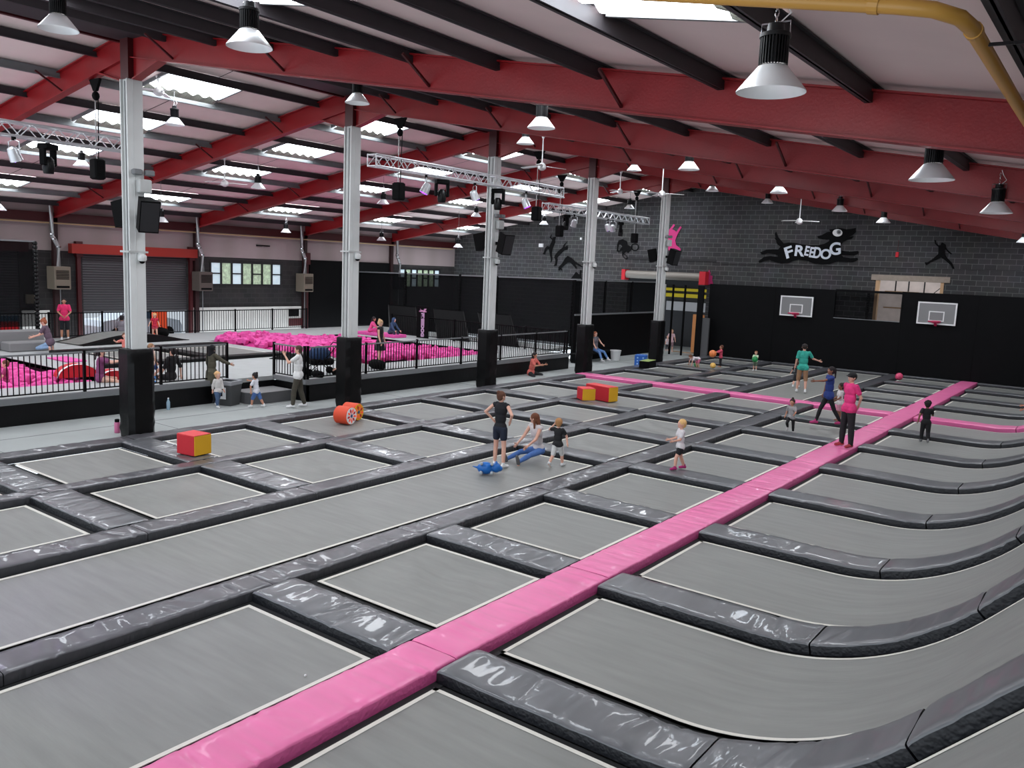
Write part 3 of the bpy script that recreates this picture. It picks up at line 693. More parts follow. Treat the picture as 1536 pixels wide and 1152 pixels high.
# dark curtained bay right of window 1
o = MB().box(XL+.05, XL+.1, 28.2, 33.9, .5, 3.95).build('dark_curtain', blackm_m, loc=(XL+.1, 31, .5)); tag(o, 'plain black curtain covering the wall between the two windows', 'curtain')
o = MB().box(XL+.02, XL+.09, 26.9, 28.0, .62, 1.0).build('red_cabinet', redd_m, loc=(XL+.05, 27.4, .62)); tag(o, 'small dark red box low on the white wall behind the railing', 'box')
for py, lb in ((26.5, 'lower black notice panel low on the white wall'),): 
    o = MB().box(XL+.06, XL+.1, 26.9, 27.5, 1.1, 1.45).build('notice_panel', blackm_m, loc=(XL+.08, 27.2, 1.1)); tag(o, 'small black panel above the red box on the white wall', 'panel')
# gas heaters with flues
def heater(y, z, w, h, lb, m=heater_m):
    t = wthing('wall_heater', lb, 'heater', (XL+.4, y, z))
    MB().bbox(XL+.1, XL+.75, y-w/2, y+w/2, z, z+h, .02).build('casing', m, t)
    cs_ = [c_ for c_ in bpy.data.objects if c_.parent == t][0]; b = MB()
    for i in range(6): b.box(XL+.75, XL+.765, y-w/2+.07, y+w/2-.07, z+h*.45+i*.06, z+h*.45+.03+i*.06)
    b.build('grille', blackm_m, cs_); MB().box(XL+.75, XL+.765, y-w/2+.07, y+w/2-.07, z+.06, z+.14).build('outlet_slot', blackm_m, cs_)
    f = MB().tube([(XL+.45, y, z+h), (XL+.45, y, z+h+.75), (XL+.45, y-.12, z+h+1.0), (XL+.45, y-.22, z+h+1.15), (XL+.45, y-.22, rz_(XL+.5)+.1)], .08, 12).build('flue_pipe', silver_m, t, smooth=True)
    for dz in (.72, 1.02, 1.2): MB().tube([(XL+.45, y-(.0 if dz < .8 else .15 if dz < 1.1 else .22), z+h+dz), (XL+.45, y-(.0 if dz < .8 else .15 if dz < 1.1 else .22), z+h+dz+.05)], .092, 12).build('joint_band', chrome_m, f)
    MB().box(XL, XL+.1, y-.04, y+.04, z+.2, z+h).build('bracket', blackm_m, t)
    MB().tube([(XL+.3, y+.1, z), (XL+.3, y+.1, .5)], .02, 6).build('supply_pipe', rail_m, t)
heater(15.62, 2.42, .62, .88, 'beige wall heater with a kinked silver flue at the left of the raised shutter')
heater(21.85, 2.38, .66, .85, 'brown wall heater with a curved silver flue at the left of the long window', mat('heater_brown', (84, 74, 68), .7))
heater(27.6, 2.36, .6, .9, 'pale wall heater with a straight silver flue to the right of the long window')
heater(34.3, 2.5, .6, .7, 'small dark wall heater with a silver flue beside the far window', blackm_m)
o = MB().tube([(XL+.25, 5, 4.95), (XL+.25, 39, 4.95)], .03, 8).build('gas_pipe', mat('gas_pipe_tan', (176, 148, 112), .5), loc=(XL+.25, 20, 4.95)); tag(o, 'long thin tan gas pipe running along the top of the left wall', 'pipe')
o = MB().box(XL+.01, XL+.12, 14.55, 14.95, 1.85, 2.2).build('junction_box', heater_m, loc=(XL+.05, 14.7, 1.85)); tag(o, 'beige electrical box on the wall left of the first heater', 'electrical box')
o = MB().box(XL+.01, XL+.1, 25.0, 25.35, 4.5, 4.56).box(XL+.01, XL+.1, 25.4, 25.75, 4.5, 4.56).build('emergency_light', blackm_m, loc=(XL+.05, 25.4, 4.5)); tag(o, 'small twin emergency light on the pale cladding above the long window', 'light')
# net screen far left
t = wthing('net_screen', 'tall black netting screen with a padded post at the far left edge', 'netting', (-31.5, 12.5, ZP))
MB().box(-31.5, -31.49, 7.5, 13.7, 1.2, 4.17).build('net', netl_m, t, fix=False)
b = MB()
for i in range(26): z = ZP+.02+i*.138; b.lathe([(.055, 0), (.085, .03), (.085, .1), (.055, .135)], 8, (-31.5, 13.78, z))
b.build('padded_post', black_m, t, smooth=True); MB().box(-31.53, -31.47, 7.5, 13.8, 4.17, 4.22).build('top_rail', rail_m, t)
# cars outside, seen through the gaps below the shutters
def car(y, x, rz, m, lb):
    t = thing('car', lb, 'car', (x, y, -.15), rz)
    prof_ = [(-2.1, .25), (-2.15, .7), (-1.95, .95), (-1.3, 1.0), (-.75, 1.42), (.75, 1.45), (1.35, 1.02), (2.0, .88), (2.15, .6), (2.1, .25)]
    b = MB(); n = len(prof_); vs = []
    for (yy, k) in ((-.85, .0), (-.8, 1), (.8, 1), (.85, .0)):
        vs += [(px_, yy*(1 if pz < 1.0 else .86), pz) for (px_, pz) in prof_]
    fs = [tuple(range(n-1, -1, -1)), tuple(3*n+i for i in range(n))]
    for a in range(3):
        for i in range(n): j = (i+1) % n; fs.append((a*n+i, a*n+j, (a+1)*n+j, (a+1)*n+i))
    cb_ = b.add(vs, fs).build('body', m, t, smooth=True)
    b = MB()
    for s in (-1, 1): MB().prism([(-1.15, s*.79, 1.0), (1.15, s*.79, 1.0), (.7, s*.755, 1.36), (-.68, s*.755, 1.36)], (0, s*.012, 0)).build('side_window', MATS['car_glass'], cb_)
    for i in (-1.35, 1.35):
        for s in (-1, 1): MB().tube([(i, s*.7, .3), (i, s*.88, .3)], .31, 14).build('wheel', blackm_m, t, smooth=True)
    for s in (-1, 1): MB().ball((2.05, s*.6, .68), .12, 8, (1, 1.3, .7)).build('headlight', glow_m, cb_)
mat('car_glass', (60, 80, 96), .1)
car(16.2, -38.9, R(80), mat('car_red', (190, 26, 36), .3), 'red car parked outside, seen under the raised shutter left of the first column')
car(21.2, -38.6, R(95), mat('car_silver', (188, 196, 204), .3), 'silver car parked outside, seen under the raised shutter right of the first column')
car(11.2, -39.0, R(88), mat('car_blue', (50, 80, 130), .3), 'blue car parked outside under the far left shutter')
o = MB().box(-36.2, -35.9, 20.75, 21.4, 0, 1.45).build('orange_barrier', mat('orange_plastic', (236, 84, 50), .5, emit=.3), loc=(-36, 21, 0)); tag(o, 'bright orange barrier board outside the raised shutter', 'barrier')
o = MB().box(-60, -59.5, -10, 60, -.2, 9).build('exterior_building', mat('facade_daylight_glow', (216, 222, 230), .9, emit=.9), loc=(-60, 20, 0)); tag(o, 'pale building across the car park, its daylight put in as glow', 'building')  # bright exterior: daylight on the facade is put in as emission

# ================================================================ BACK END: padding wall, nets, doorway, hatch
YW = 39.2
b = MB()
b.box(-17.2, -11.15, YW, YW+.12, -.4, 3.62); b.box(-11.15, -8.35, YW, YW+.12, -.4, 2.38); b.box(-8.35, XR, YW, YW+.12, -.4, 3.68); b.box(-11.15, -8.35, YW, YW+.12, 3.56, 3.66)
o = b.build('wall_padding', padwall_m, loc=(-8, YW, 0)); o['kind'] = 'structure'
for x in (-13.9, -8.3, -5.4, -3.6): o = MB().box(x, x+.02, YW-.006, YW, 0, 3.6).build('padding_seam', blackm_m, loc=(x, YW, 0)); o['kind'] = 'structure'
t = wthing('net_window', 'black netting window in the padded back wall between the two basketball boards', 'netting', (-9.8, YW, 2.38))
MB().quad((-11.15, YW+.05, 2.38), (-8.35, YW+.05, 2.38), (-8.35, YW+.05, 3.56), (-11.15, YW+.05, 3.56)).build('net', netl_m, t, fix=False)
b = MB()
for i in range(12): b.lathe([(.03, 0), (.06, .02), (.06, .07), (.03, .09)], 8, (-9.72, YW+.0, 2.4+i*.097))
b.build('laced_post', blackm_m, t); MB().bar((-11.15, YW, 2.37), (-8.35, YW, 2.37), .03, .03).build('edge_rope', rail_m, t)
# hatch: lintel, wood reveal, room beyond
t = wthing('wall_hatch', 'wall hatch with a concrete lintel, wooden trim and a lit room beyond', 'hatch', (-8.2, YB, 2.3))
MB().bbox(-9.75, -6.6, YB-.06, YB+.1, 4.13, 4.38, .01).build('lintel', conc_m, t)
[MB().box(a_, a_+.13, YB-.02, YB+.25, 2.3, 4.13).build('timber_reveal', sill_m, t) for a_ in (-9.55, -6.95)]
b = MB(); b.box(-9.42, -8.0, YB+1.2, YB+1.25, 3.62, 3.68); b.box(-8.4, -7.3, YB+1.2, YB+1.25, 3.5, 3.62); b.box(-9.42, -8.0, YB+1.2, YB+1.25, 2.9, 2.96); b.build('timber_rail', sill_m, t)
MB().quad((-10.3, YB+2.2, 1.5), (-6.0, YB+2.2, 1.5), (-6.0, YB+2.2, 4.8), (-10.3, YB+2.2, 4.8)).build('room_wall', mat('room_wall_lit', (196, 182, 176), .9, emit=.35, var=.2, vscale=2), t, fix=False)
b = MB()
for x in (-9.1, -8.55, -7.9, -7.2): b.box(x, x+.05, YB+1.6, YB+1.65, 3.6, 4.6)
b.bar((-7.7, YB+.9, 3.3), (-6.9, YB+.9, 4.1), .03, .03); b.build('glazing_bar', frame_m, t)
# shutter doorway in back wall
t = wthing('roller_shutter_housing', 'long horizontal roller shutter barrel with red end plates above the back doorway', 'shutter', (-19.8, YB-.3, 3.8))
MB().tube([(-22.0, YB-.22, 3.92), (-17.75, YB-.22, 3.92)], .2, 16).build('barrel', mat('shutter_barrel', (134, 128, 120), .5, .2), t, smooth=True)
b = MB(); b.box(-22.15, -21.95, YB-.45, YB, 3.62, 4.16); b.build('end_plate', redf_m, t); MB().box(-17.75, -17.42, YB-.45, YB, 3.55, 4.2).build('end_plate', redf_m, t)
MB().box(-22.1, -17.1, YB-.03, YB+.02, 4.7, 4.82).build('lintel_strip', frame_m, t)
# doorway room
struct('doorway_floor', MB().box(-22, -15.2, YB, YB+4, -.05, 0.0), floor_m)
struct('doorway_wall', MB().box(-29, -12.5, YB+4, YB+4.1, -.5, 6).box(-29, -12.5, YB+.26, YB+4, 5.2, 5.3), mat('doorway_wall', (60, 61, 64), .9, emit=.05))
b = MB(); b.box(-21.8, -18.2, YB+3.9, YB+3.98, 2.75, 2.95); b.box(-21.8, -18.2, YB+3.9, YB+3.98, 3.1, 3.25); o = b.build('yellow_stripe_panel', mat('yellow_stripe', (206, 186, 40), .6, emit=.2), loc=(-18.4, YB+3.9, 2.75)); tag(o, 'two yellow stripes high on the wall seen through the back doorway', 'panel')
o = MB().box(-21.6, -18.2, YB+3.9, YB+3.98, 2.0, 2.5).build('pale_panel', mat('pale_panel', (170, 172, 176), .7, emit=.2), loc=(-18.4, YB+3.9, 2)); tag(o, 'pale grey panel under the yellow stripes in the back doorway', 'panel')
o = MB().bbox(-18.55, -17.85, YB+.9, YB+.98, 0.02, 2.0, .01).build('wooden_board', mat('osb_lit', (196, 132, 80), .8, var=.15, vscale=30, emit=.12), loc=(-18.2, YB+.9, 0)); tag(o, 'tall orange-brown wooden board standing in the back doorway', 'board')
o = MB().bar((-18.9, YB-.4, .12), (-17.6, YB-.4, .1), .08, .04).build('wooden_plank', sill_m, loc=(-18.2, YB-.4, .1)); tag(o, 'pale wooden plank lying across the back doorway threshold', 'plank')
for x, w, m, lb in ((-19.35, .14, whited_m, 'pale grey upright post just right of the fifth column'), (-18.85, .07, blackm_m, 'thin black upright post at the left of the back doorway'), (-18.2, .07, blackm_m, 'thin black upright post in the middle of the back doorway'), (-17.35, .3, padwall_m, 'wide black padded post at the right of the back doorway')):
    o = MB().box(x-w/2, x+w/2, YW-.7, YW-.6, 0, 3.5).build('doorway_post', m, loc=(x, YW-.65, 0)); tag(o, lb, 'post')
o = MB().box(-17.2, -16.85, YW-.62, YW-.5, 0, 1.95).build('grey_panel', stepd_m, loc=(-17, YW-.55, 0)); tag(o, 'dark grey upright pad beside the back doorway', 'pad')
# wall B (x=-19.8) black with netting above; wall A (y=31.6) black netting
o = MB().box(-19.92, -19.8, 31.0, YB-.6, -.0, 2.02).build('low_padded_wall', padwall_m, loc=(-19.86, 35, 0)); tag(o, 'black padded wall behind the bench beside the fourth column', 'padded wall')
t = wthing('net_fence', 'black netting above the padded wall behind the bench, with a pale lower rail', 'netting', (-19.86, 35, 2))
MB().quad((-19.86, 31, 2.02), (-19.86, YB-.6, 2.02), (-19.86, YB-.6, 3.55), (-19.86, 31, 3.55)).build('net', net_m, t, fix=False)
MB().bar((-19.8, 31, 2.06), (-19.8, YB-.6, 2.06), .06, .07).build('lower_rail', rail_m, t); MB().bar((-19.86, 31, 3.57), (-19.86, YB-.6, 3.57), .04, .05).build('top_rail', rail_m, t)
for y in (31.0, 33.6, 36.1, 38.8): MB().box(-19.9, -19.82, y-.04, y+.04, 2.0, 3.58).build('post', blackm_m, t)
t = wthing('net_fence', 'long black netting screen across the back of the raised platform', 'netting', (-26, 31.6, .6))
MB().quad((-34.1, 31.6, .6), (-19.95, 31.6, .6), (-19.95, 31.6, 3.6), (-34.1, 31.6, 3.42)).build('net', netmat('platform_netting', (15, 15, 17), .93), t, fix=False)
MB().bar((-34.1, 31.58, 3.42), (-19.95, 31.58, 3.6), .05, .06).build('top_rail', rail_m, t)
for x in (-30.6, -26.9, -24.6, -20.3):
    b = MB()
    for i in range(22): b.lathe([(.05, 0), (.07, .03), (.07, .1), (.05, .135)], 8, (x, 31.55, .6+i*.135))
    b.build('padded_post', blackm_m, t)
# small fixings on the back wall
for (px, py, w, h, m, lb) in ((812, 368, .28, .2, wht_m, 'small white box on the block wall left of the tumbling figures'), (872, 358, .1, .12, wht_m, 'tiny white sensor on the block wall beside the fourth column'), (1346, 382, .12, .22, redf_m, 'small red alarm box on the block wall right of the dog sign')):
    p = onY(YB-.03, px, py); o = MB().bbox(p.x-w/2, p.x+w/2, YB-.1, YB, p.z-h/2, p.z+h/2, .01).build('wall_box', m, loc=(p.x, YB, p.z)); tag(o, lb, 'box')
p = onY(YB-.03, 1346, 380); o = MB().tube([(p.x, YB-.02, p.z), (p.x, YB-.02, 5.9)], .012, 6).build('alarm_cable', redd_m, loc=(p.x, YB, p.z)); tag(o, 'thin red cable rising from the red alarm box', 'cable')
o = MB().bar((-16.8, YB-.015, 4.62), (XR, YB-.015, 4.80), .02, .02).build('wall_cable', frame_m, loc=(-8, YB, 4.7)); tag(o, 'thin dark cable running along the block wall under the dog sign', 'cable')

# wall graphics traced on the wall plane
def figure(name, pts, m, label, cat, ox, oy, sc, d=.03, t=None, part=None, off=0):
    poly = []
    for (a, c) in pts: p = onY(YB-.02-off, ox+a/sc, oy+c/sc); poly.append((p.x, YB-.02-off, p.z))
    b = MB().prism(poly, (0, -d, 0)); cx = sum(p[0] for p in poly)/len(poly); cz = sum(p[2] for p in poly)/len(poly)
    if t is not None: return b.build(part, m, t)
    return tag(b.build(name, m, loc=(cx, YB-.02, cz)), label, cat)
logo = wthing('dog_sign', 'black leaping dog sign with white lettering on the block wall', 'sign', tuple(onY(YB-.02, 1213, 370)))
dog = [(72, 556), (150, 500), (235, 488), (330, 500), (334, 480), (290, 462), (200, 452), (118, 466), (94, 440), (180, 402), (270, 396), (340, 396), (372, 362), (330, 330), (310, 290), (322, 292), (290, 245), (304, 238), (292, 190), (310, 156), (345, 240), (412, 318), (480, 306), (560, 310), (660, 330), (780, 340), (880, 340), (960, 325), (1030, 285), (1032, 262), (985, 268), (975, 262), (940, 262), (880, 248), (868, 222), (940, 200), (1000, 166), (1050, 160), (1030, 130), (1090, 126), (1150, 106), (1200, 112), (1270, 128), (1340, 118), (1392, 108), (1385, 165), (1350, 205), (1290, 228), (1355, 218), (1340, 250), (1270, 272), (1215, 300), (1185, 345), (1180, 405), (1250, 425), (1330, 432), (1420, 418), (1425, 452), (1370, 482), (1280, 480), (1195, 475), (1215, 500), (1320, 520), (1412, 512), (1418, 545), (1350, 572), (1240, 568), (1130, 562), (1030, 596), (940, 604), (830, 590), (720, 550), (620, 534), (540, 552), (480, 582), (380, 590), (300, 570), (220, 540), (150, 552), (85, 580)]
figure('a', dog, blackm_m, '', '', 1130, 330, 9.035, t=logo, part='dog_silhouette')
eye = [(1142+66*math.cos(2*PI*i/18)*(1 if math.cos(2*PI*i/18) > 0 else 1.0), 174+50*math.sin(2*PI*i/18)) for i in range(18)]
figure('a', eye, wht_m, '', '', 1130, 330, 9.035, t=logo, part='eye', off=.035)
figure('a', [(1160+30*math.cos(2*PI*i/14), 164+30*math.sin(2*PI*i/14)) for i in range(14)], rail_m, '', '', 1130, 330, 9.035, t=logo, part='iris', off=.07, d=.01)
figure('a', [(1162+10*math.cos(2*PI*i/10), 165+10*math.sin(2*PI*i/10)) for i in range(10)], blackm_m, '', '', 1130, 330, 9.035, t=logo, part='pupil', off=.085, d=.01)
letter_m = mat('sign_lettering', (214, 220, 230), .7)
def text(ch, size, m, parent, loc, rx=PI/2, rz=0, ry=0, ext=.012, sx=1, name='lettering', bold=.02):
    cu = bpy.data.curves.new(name, 'FONT'); cu.body = ch; cu.size = size; cu.extrude = ext; cu.offset = bold; cu.align_x = 'CENTER'; cu.align_y = 'CENTER'
    tmp = bpy.data.objects.new(name, cu); C.objects.link(tmp)
    dg = bpy.context.evaluated_depsgraph_get(); me = bpy.data.meshes.new_from_object(tmp.evaluated_get(dg)); bpy.data.objects.remove(tmp)
    Mx = Matrix.Rotation(rz, 4, 'Z') @ Matrix.Rotation(rx, 4, 'X') @ Matrix.Rotation(ry, 4, 'Z') @ Matrix.Diagonal((sx, 1, 1, 1))
    me.transform(Mx); me.materials.clear(); me.materials.append(m)
    o = bpy.data.objects.new(name, me); C.objects.link(o); o.parent = parent; o.location = Vector(loc)-(parent.location if parent and not parent.get('localbuild') else Vector()); return o
for ch, x, y, h, ang, w in (('F', 480, 445, 180, 20, 1.3), ('R', 620, 425, 170, -3, 1.15), ('E', 725, 425, 150, -8, .75), ('E', 790, 445, 160, -6, .7), ('D', 865, 452, 170, -6, .75), ('O', 982, 470, 150, 0, 1.05), ('G', 1112, 398, 190, 6, 1.0)):
    p = onY(YB-.06, 1130+x/9.035, 330+y/9.035); hm = h/9.035/1254.7*32.5
    text(ch, hm*1.4, letter_m, logo, (p.x, YB-.07, p.z), ry=R(ang), sx=w*.95, bold=.018, name='letter')
S8 = 11.52
figure('wall_figure', [(320, 248), (285, 300), (330, 345), (315, 385), (290, 430), (285, 460), (245, 450), (205, 490), (185, 560), (165, 590), (200, 596), (215, 560), (240, 510), (275, 510), (290, 600), (310, 680), (302, 740), (325, 700), (330, 660), (318, 590), (330, 510), (345, 460), (380, 390), (378, 340), (392, 300), (375, 285), (350, 310), (335, 280), (340, 320), (305, 300)], blackm_m, 'black tumbling figure painted on the block wall, upright with arms raised', 'wall figure', 800, 330, S8)
figure('wall_figure', [(585, 378), (530, 430), (508, 478), (430, 540), (375, 610), (365, 650), (385, 690), (380, 750), (355, 795), (400, 790), (412, 750), (420, 690), (412, 650), (470, 590), (540, 520), (590, 515), (600, 480), (590, 455), (600, 435), (570, 455), (535, 465), (550, 430)], blackm_m, 'black tumbling figure on the block wall, leaning over with arms forward', 'wall figure', 800, 330, S8)
figure('wall_figure', [(440, 870), (438, 815), (500, 750), (560, 650), (600, 622), (650, 650), (740, 730), (850, 800), (840, 815), (720, 760), (760, 835), (740, 840), (680, 770), (640, 735), (590, 735), (530, 790), (480, 830), (500, 870), (485, 870), (465, 835), (458, 872)], blackm_m, 'black tumbling figure on the block wall, bent over in an arch', 'wall figure', 800, 330, S8)
figure('wall_figure', [(650, 1020), (700, 950), (740, 898), (800, 948), (810, 865), (835, 870), (825, 960), (840, 1020)], blackm_m, 'black crouching figure on the block wall, half hidden by the fourth column', 'wall figure', 800, 330, S8)
S9 = 9.035
bike = wthing('bike_figure', 'black silhouette of an upside-down bicycle rider on the block wall', 'wall figure', tuple(onY(YB-.02, 940, 374)))
figure('a', [(140, 520), (145, 420), (165, 365), (220, 350), (275, 380), (285, 430), (350, 455), (345, 470), (330, 500), (300, 520), (295, 540), (265, 515), (235, 545), (210, 540), (215, 500), (160, 525), (195, 470), (215, 450), (190, 420), (165, 415), (155, 480), (160, 515)], blackm_m, '', '', 910, 320, S9, t=bike, part='rider')
def ringfig(cx_, cy_, rx, ry, w, part, rot=0):
    b = MB(); vs = []; n = 24
    for i in range(n):
        a = 2*PI*i/n
        for k in (1, 1-w): 
            ex, ey = rx*k*math.cos(a), ry*k*math.sin(a); X = cx_+ex*math.cos(rot)-ey*math.sin(rot); Y = cy_+ex*math.sin(rot)+ey*math.cos(rot)
            p = onY(YB-.03, 910+X/S9, 320+Y/S9); vs += [(p.x, YB-.04, p.z)]
    fs = [(2*i, 2*i+1, (2*i+3) % (2*n), (2*i+2) % (2*n)) for i in range(n)]
    b.add(vs, fs).build(part, blackm_m, bike, fix=False)
ringfig(384, 458, 55, 52, .25, 'wheel'); ringfig(248, 582, 24, 52, .35, 'wheel', R(-40))
figure('wall_figure', [(850, 225), (910, 145), (930, 160), (890, 215), (930, 235), (945, 255), (1000, 175), (1018, 190), (960, 290), (930, 370), (945, 430), (1005, 480), (1000, 525), (960, 520), (840, 500), (835, 400), (842, 300)], mat('pink_figure', (200, 52, 120), .8), 'bright pink leaping figure on the block wall beside the fifth column', 'wall figure', 910, 320, S9)
figure('wall_figure', [(1352, 965), (1372, 900), (1388, 840), (1372, 810), (1392, 765), (1412, 815), (1402, 840), (1438, 850), (1430, 900), (1445, 960)], mat('pink_figure_dark', (170, 40, 100), .8), 'small pink figure on the block wall at the right of the red end plate', 'wall figure', 910, 320, S9)
figure('wall_figure', [(455, 292), (490, 292), (495, 350), (545, 400), (590, 402), (605, 350), (630, 342), (700, 390), (705, 460), (760, 520), (835, 585), (820, 600), (760, 560), (695, 485), (680, 500), (685, 590), (720, 660), (840, 790), (890, 905), (850, 912), (800, 820), (680, 720), (600, 665), (460, 725), (310, 805), (280, 830), (245, 785), (260, 770), (310, 770), (430, 690), (540, 590), (545, 440), (470, 370)], blackm_m, 'black star-jumping figure on the block wall near the right end', 'wall figure', 1370, 340, 14.4)

# basketball boards
def hoop(px0, py0, px1, py1, lb):
    a, c = onY(YW-.05, px0, py0), onY(YW-.05, px1, py1); x0, x1, z1, z0 = a.x, c.x, a.z, c.z
    cx_ = (x0+x1)/2; t = wthing('basketball_backboard', lb, 'basketball hoop', (cx_, YW-.05, z0)); w = .06
    bo_ = MB().bbox(x0, x1, YW-.08, YW, z0, z1, .01).build('board', board_m, t)
    b = MB(); y0, y1 = YW-.095, YW-.075
    def fr(a0, a1, c0, c1, w): b.box(a0, a1, y0, y1, c0, c0+w); b.box(a0, a1, y0, y1, c1-w, c1); b.box(a0, a0+w, y0, y1, c0+w, c1-w); b.box(a1-w, a1, y0, y1, c0+w, c1-w)
    fr(x0, x1, z0, z1, w); W = (x1-x0)*.2; fr(cx_-W, cx_+W, z0+.14, z0+.14+(z1-z0)*.45, .045); b.build('white_line', wht_m, bo_)
    r = .23; zc = z0+.14; yc = YW-.08-r-.08; n = 20
    pts = [(cx_+r*math.cos(2*PI*i/n), yc+r*math.sin(2*PI*i/n), zc) for i in range(n+1)]
    MB().tube(pts, .03, 6, cap=False).build('rim', hoop_m, t, smooth=True)
    b = MB(); b.box(cx_-.14, cx_+.14, yc+r-.02, YW-.08, zc-.08, zc+.03); b.prism([(cx_-.05, yc+r-.1, zc-.02), (cx_-.05, YW-.08, zc-.02), (cx_-.05, YW-.08, zc-.2)], (.1, 0, 0)); b.build('bracket', hoop_m, t)
hoop(1172, 443, 1218, 476, 'grey basketball backboard with a pink hoop, left one on the black wall'); hoop(1378, 452, 1433, 489, 'grey basketball backboard with a pink hoop, right one under the star-jumping figure')
# vertical banner
p = gnd(634, 507, ZP); t = wthing('feather_banner', 'black upright banner with pink and white lettering near the far railing', 'banner', (p.x, p.y-.2, ZP))
bx, by = p.x, p.y-.2; q0 = onY(by, 627, 461); q1 = onY(by, 641, 505)
MB().box(q0.x-.05, q1.x+.05, by, by+.03, ZP+.02, q0.z+.08).build('banner_cloth', blackm_m, t)
mb = mat('banner_lettering', (196, 160, 196), .7)
zt, zb2 = q0.z-.28, ZP+.12
text('FREEDOG', (zt-zb2)*.235, mb, t, ((q0.x+q1.x)/2, by-.01, (zt+zb2)/2), ry=-PI/2, ext=.004, sx=1.05)
s = .0032
MB().prism([((q0.x+q1.x)/2+(x-745)*s*.11, by-.006, q0.z-.12-(y-360)*s*.11) for x, y in [(a*1, c*1) for a, c in dog]], (0, -.006, 0)).build('banner_dog', mat('banner_pink', (206, 150, 190), .7), t)

# ================================================================ CEILING FITTINGS
lamp_proto = None
def lamp(p, label, drop):
    global lamp_proto
    if lamp_proto is None:
        t = thing('high_bay_lamp', label, 'lamp', p, 0, 'high bay lamps'); lamp_proto = t
        MB().lathe([(.235, 0), (.232, .012), (.10, .17), (.085, .175), (.09, .165), (.225, .01), (.235, 0)], 28, cap=False).build('reflector', refl_m, t, smooth=True, fix=False); rfl = [c_ for c_ in bpy.data.objects if c_.parent == t][0]
        b = MB(); n = 28
        for i in range(n):
            a = 2*PI*i/n; T = Matrix.Rotation(a, 4, 'Z'); b.box(.05, .098, -.004, .004, .18, .36, T)
        b.lathe([(.07, .175), (.07, .37)], 16); hs_ = b.build('heatsink', heat_m, t)
        MB().lathe([(.105, .36), (.105, .385), (.06, .40), (.055, .45), (.03, .455)], 20).build('top_cap', heat_m, hs_, smooth=True)
        MB().lathe([(.075, .15), (.07, .155)], 16).build('led_disc', glow_m, rfl)
        b = MB().tube([(-.1, 0, .38), (-.1, 0, .46), (.1, 0, .46), (.1, 0, .38)], .006, 6); b.build('bracket', metal_m, t)
        b = MB()
        for i in range(4): b.tube([(.012*math.cos(k*PI/4)*(1 if i % 2 else 0), .012*math.cos(k*PI/4)*(0 if i % 2 else 1), .475+.045*i+.026*math.sin(k*PI/4)) for k in range(9)], .005, 5, cap=False)
        b.build('chain', chrome_m, t)
        MB().tube([(.02, 0, .45), (.09, .02, .52), (.04, 0, .6), (.01, 0, .68)], .005, 5).build('power_cable', wht_m, t)
    else: t = dup(lamp_proto, p, None, label)
    if drop > .72: MB().tube([(0, 0, .64), (0, 0, drop)], .006, 5).build('suspension_rod', rail_m, t)
LMP = [((-11.26, 5.3, 6.71), 'hanging at the top left corner'), ((-7.77, 5.6, 6.16), 'hanging at the top between the first two columns'), ((-2.22, 5.83, 5.27), 'largest, hanging in front of the nearest red beam at the right'),
 ((-12.47, 11.42, 6.99), 'hanging above the head of the second column'), ((-8.43, 11.85, 6.34), 'hanging between the third and fourth columns just under the nearest beam'), ((-13.58, 18.4, 7.26), 'small, hanging just left of the white ceiling fan rod'), ((-2.04, 10.4, 5.16), 'large, at the right under the second red beam'),
 ((-2.05, 15.57, 5.19), 'near the right edge above the star-jumping figure'), ((-8.42, 17.57, 6.32), 'hanging just right of the fifth column'), ((-8.38, 23.22, 6.34), 'hanging above the dog sign fan'), ((-7.94, 27.49, 6.18), 'hanging above the dog sign head'),
 ((-7.48, 31.12, 6.07), 'hanging between the dog sign and the red alarm'), ((-12.97, 29.11, 7.05), 'small, against the red beams left of the dog sign'), ((-13.54, 24.28, 7.24), 'small, just left of the fifth column head'), ((-12.65, 33.84, 7.02), 'tiny, lowest one in front of the block wall left of the dog sign'),
 ((-19.56, 11.93, 7.12), 'just right of the first column under a rooflight'), ((-22.58, 16.59, 6.11), 'on the left slope between the first and second columns'), ((-25.6, 12.6, 6.43), 'just left of the first column behind the lighting truss'), ((-27.37, 16.15, 5.04), 'low behind the loudspeaker of the first column'),
 ((-23.7, 23.11, 6.2), 'just right of the second column'), ((-24.96, 30.25, 6.25), 'left of the third column near the far roof'), ((-21.5, 31.9, 7.2), 'right of the third column under the first truss end'), ((-25.5, 36.5, 6.3), 'small, right of the third column near the block wall'), ((-19.37, 34.52, 6.91), 'small, between the fourth and fifth columns'),
 ((-31.86, 24.93, 5.15), 'dim, above the long window'), ((-30.33, 29.51, 5.04), 'dim, right of the second column by the left wall'), ((-27.28, 31.75, 4.87), 'dim, above the far window'), ((-24.58, 9.82, 4.93), 'cut by the left edge'), ((-3.3, 31.9, 5.5), 'cut by the right edge')]
for p, ds in LMP: lamp(p, f"white cone high bay lamp {ds}", rz_(p[0])-p[2])

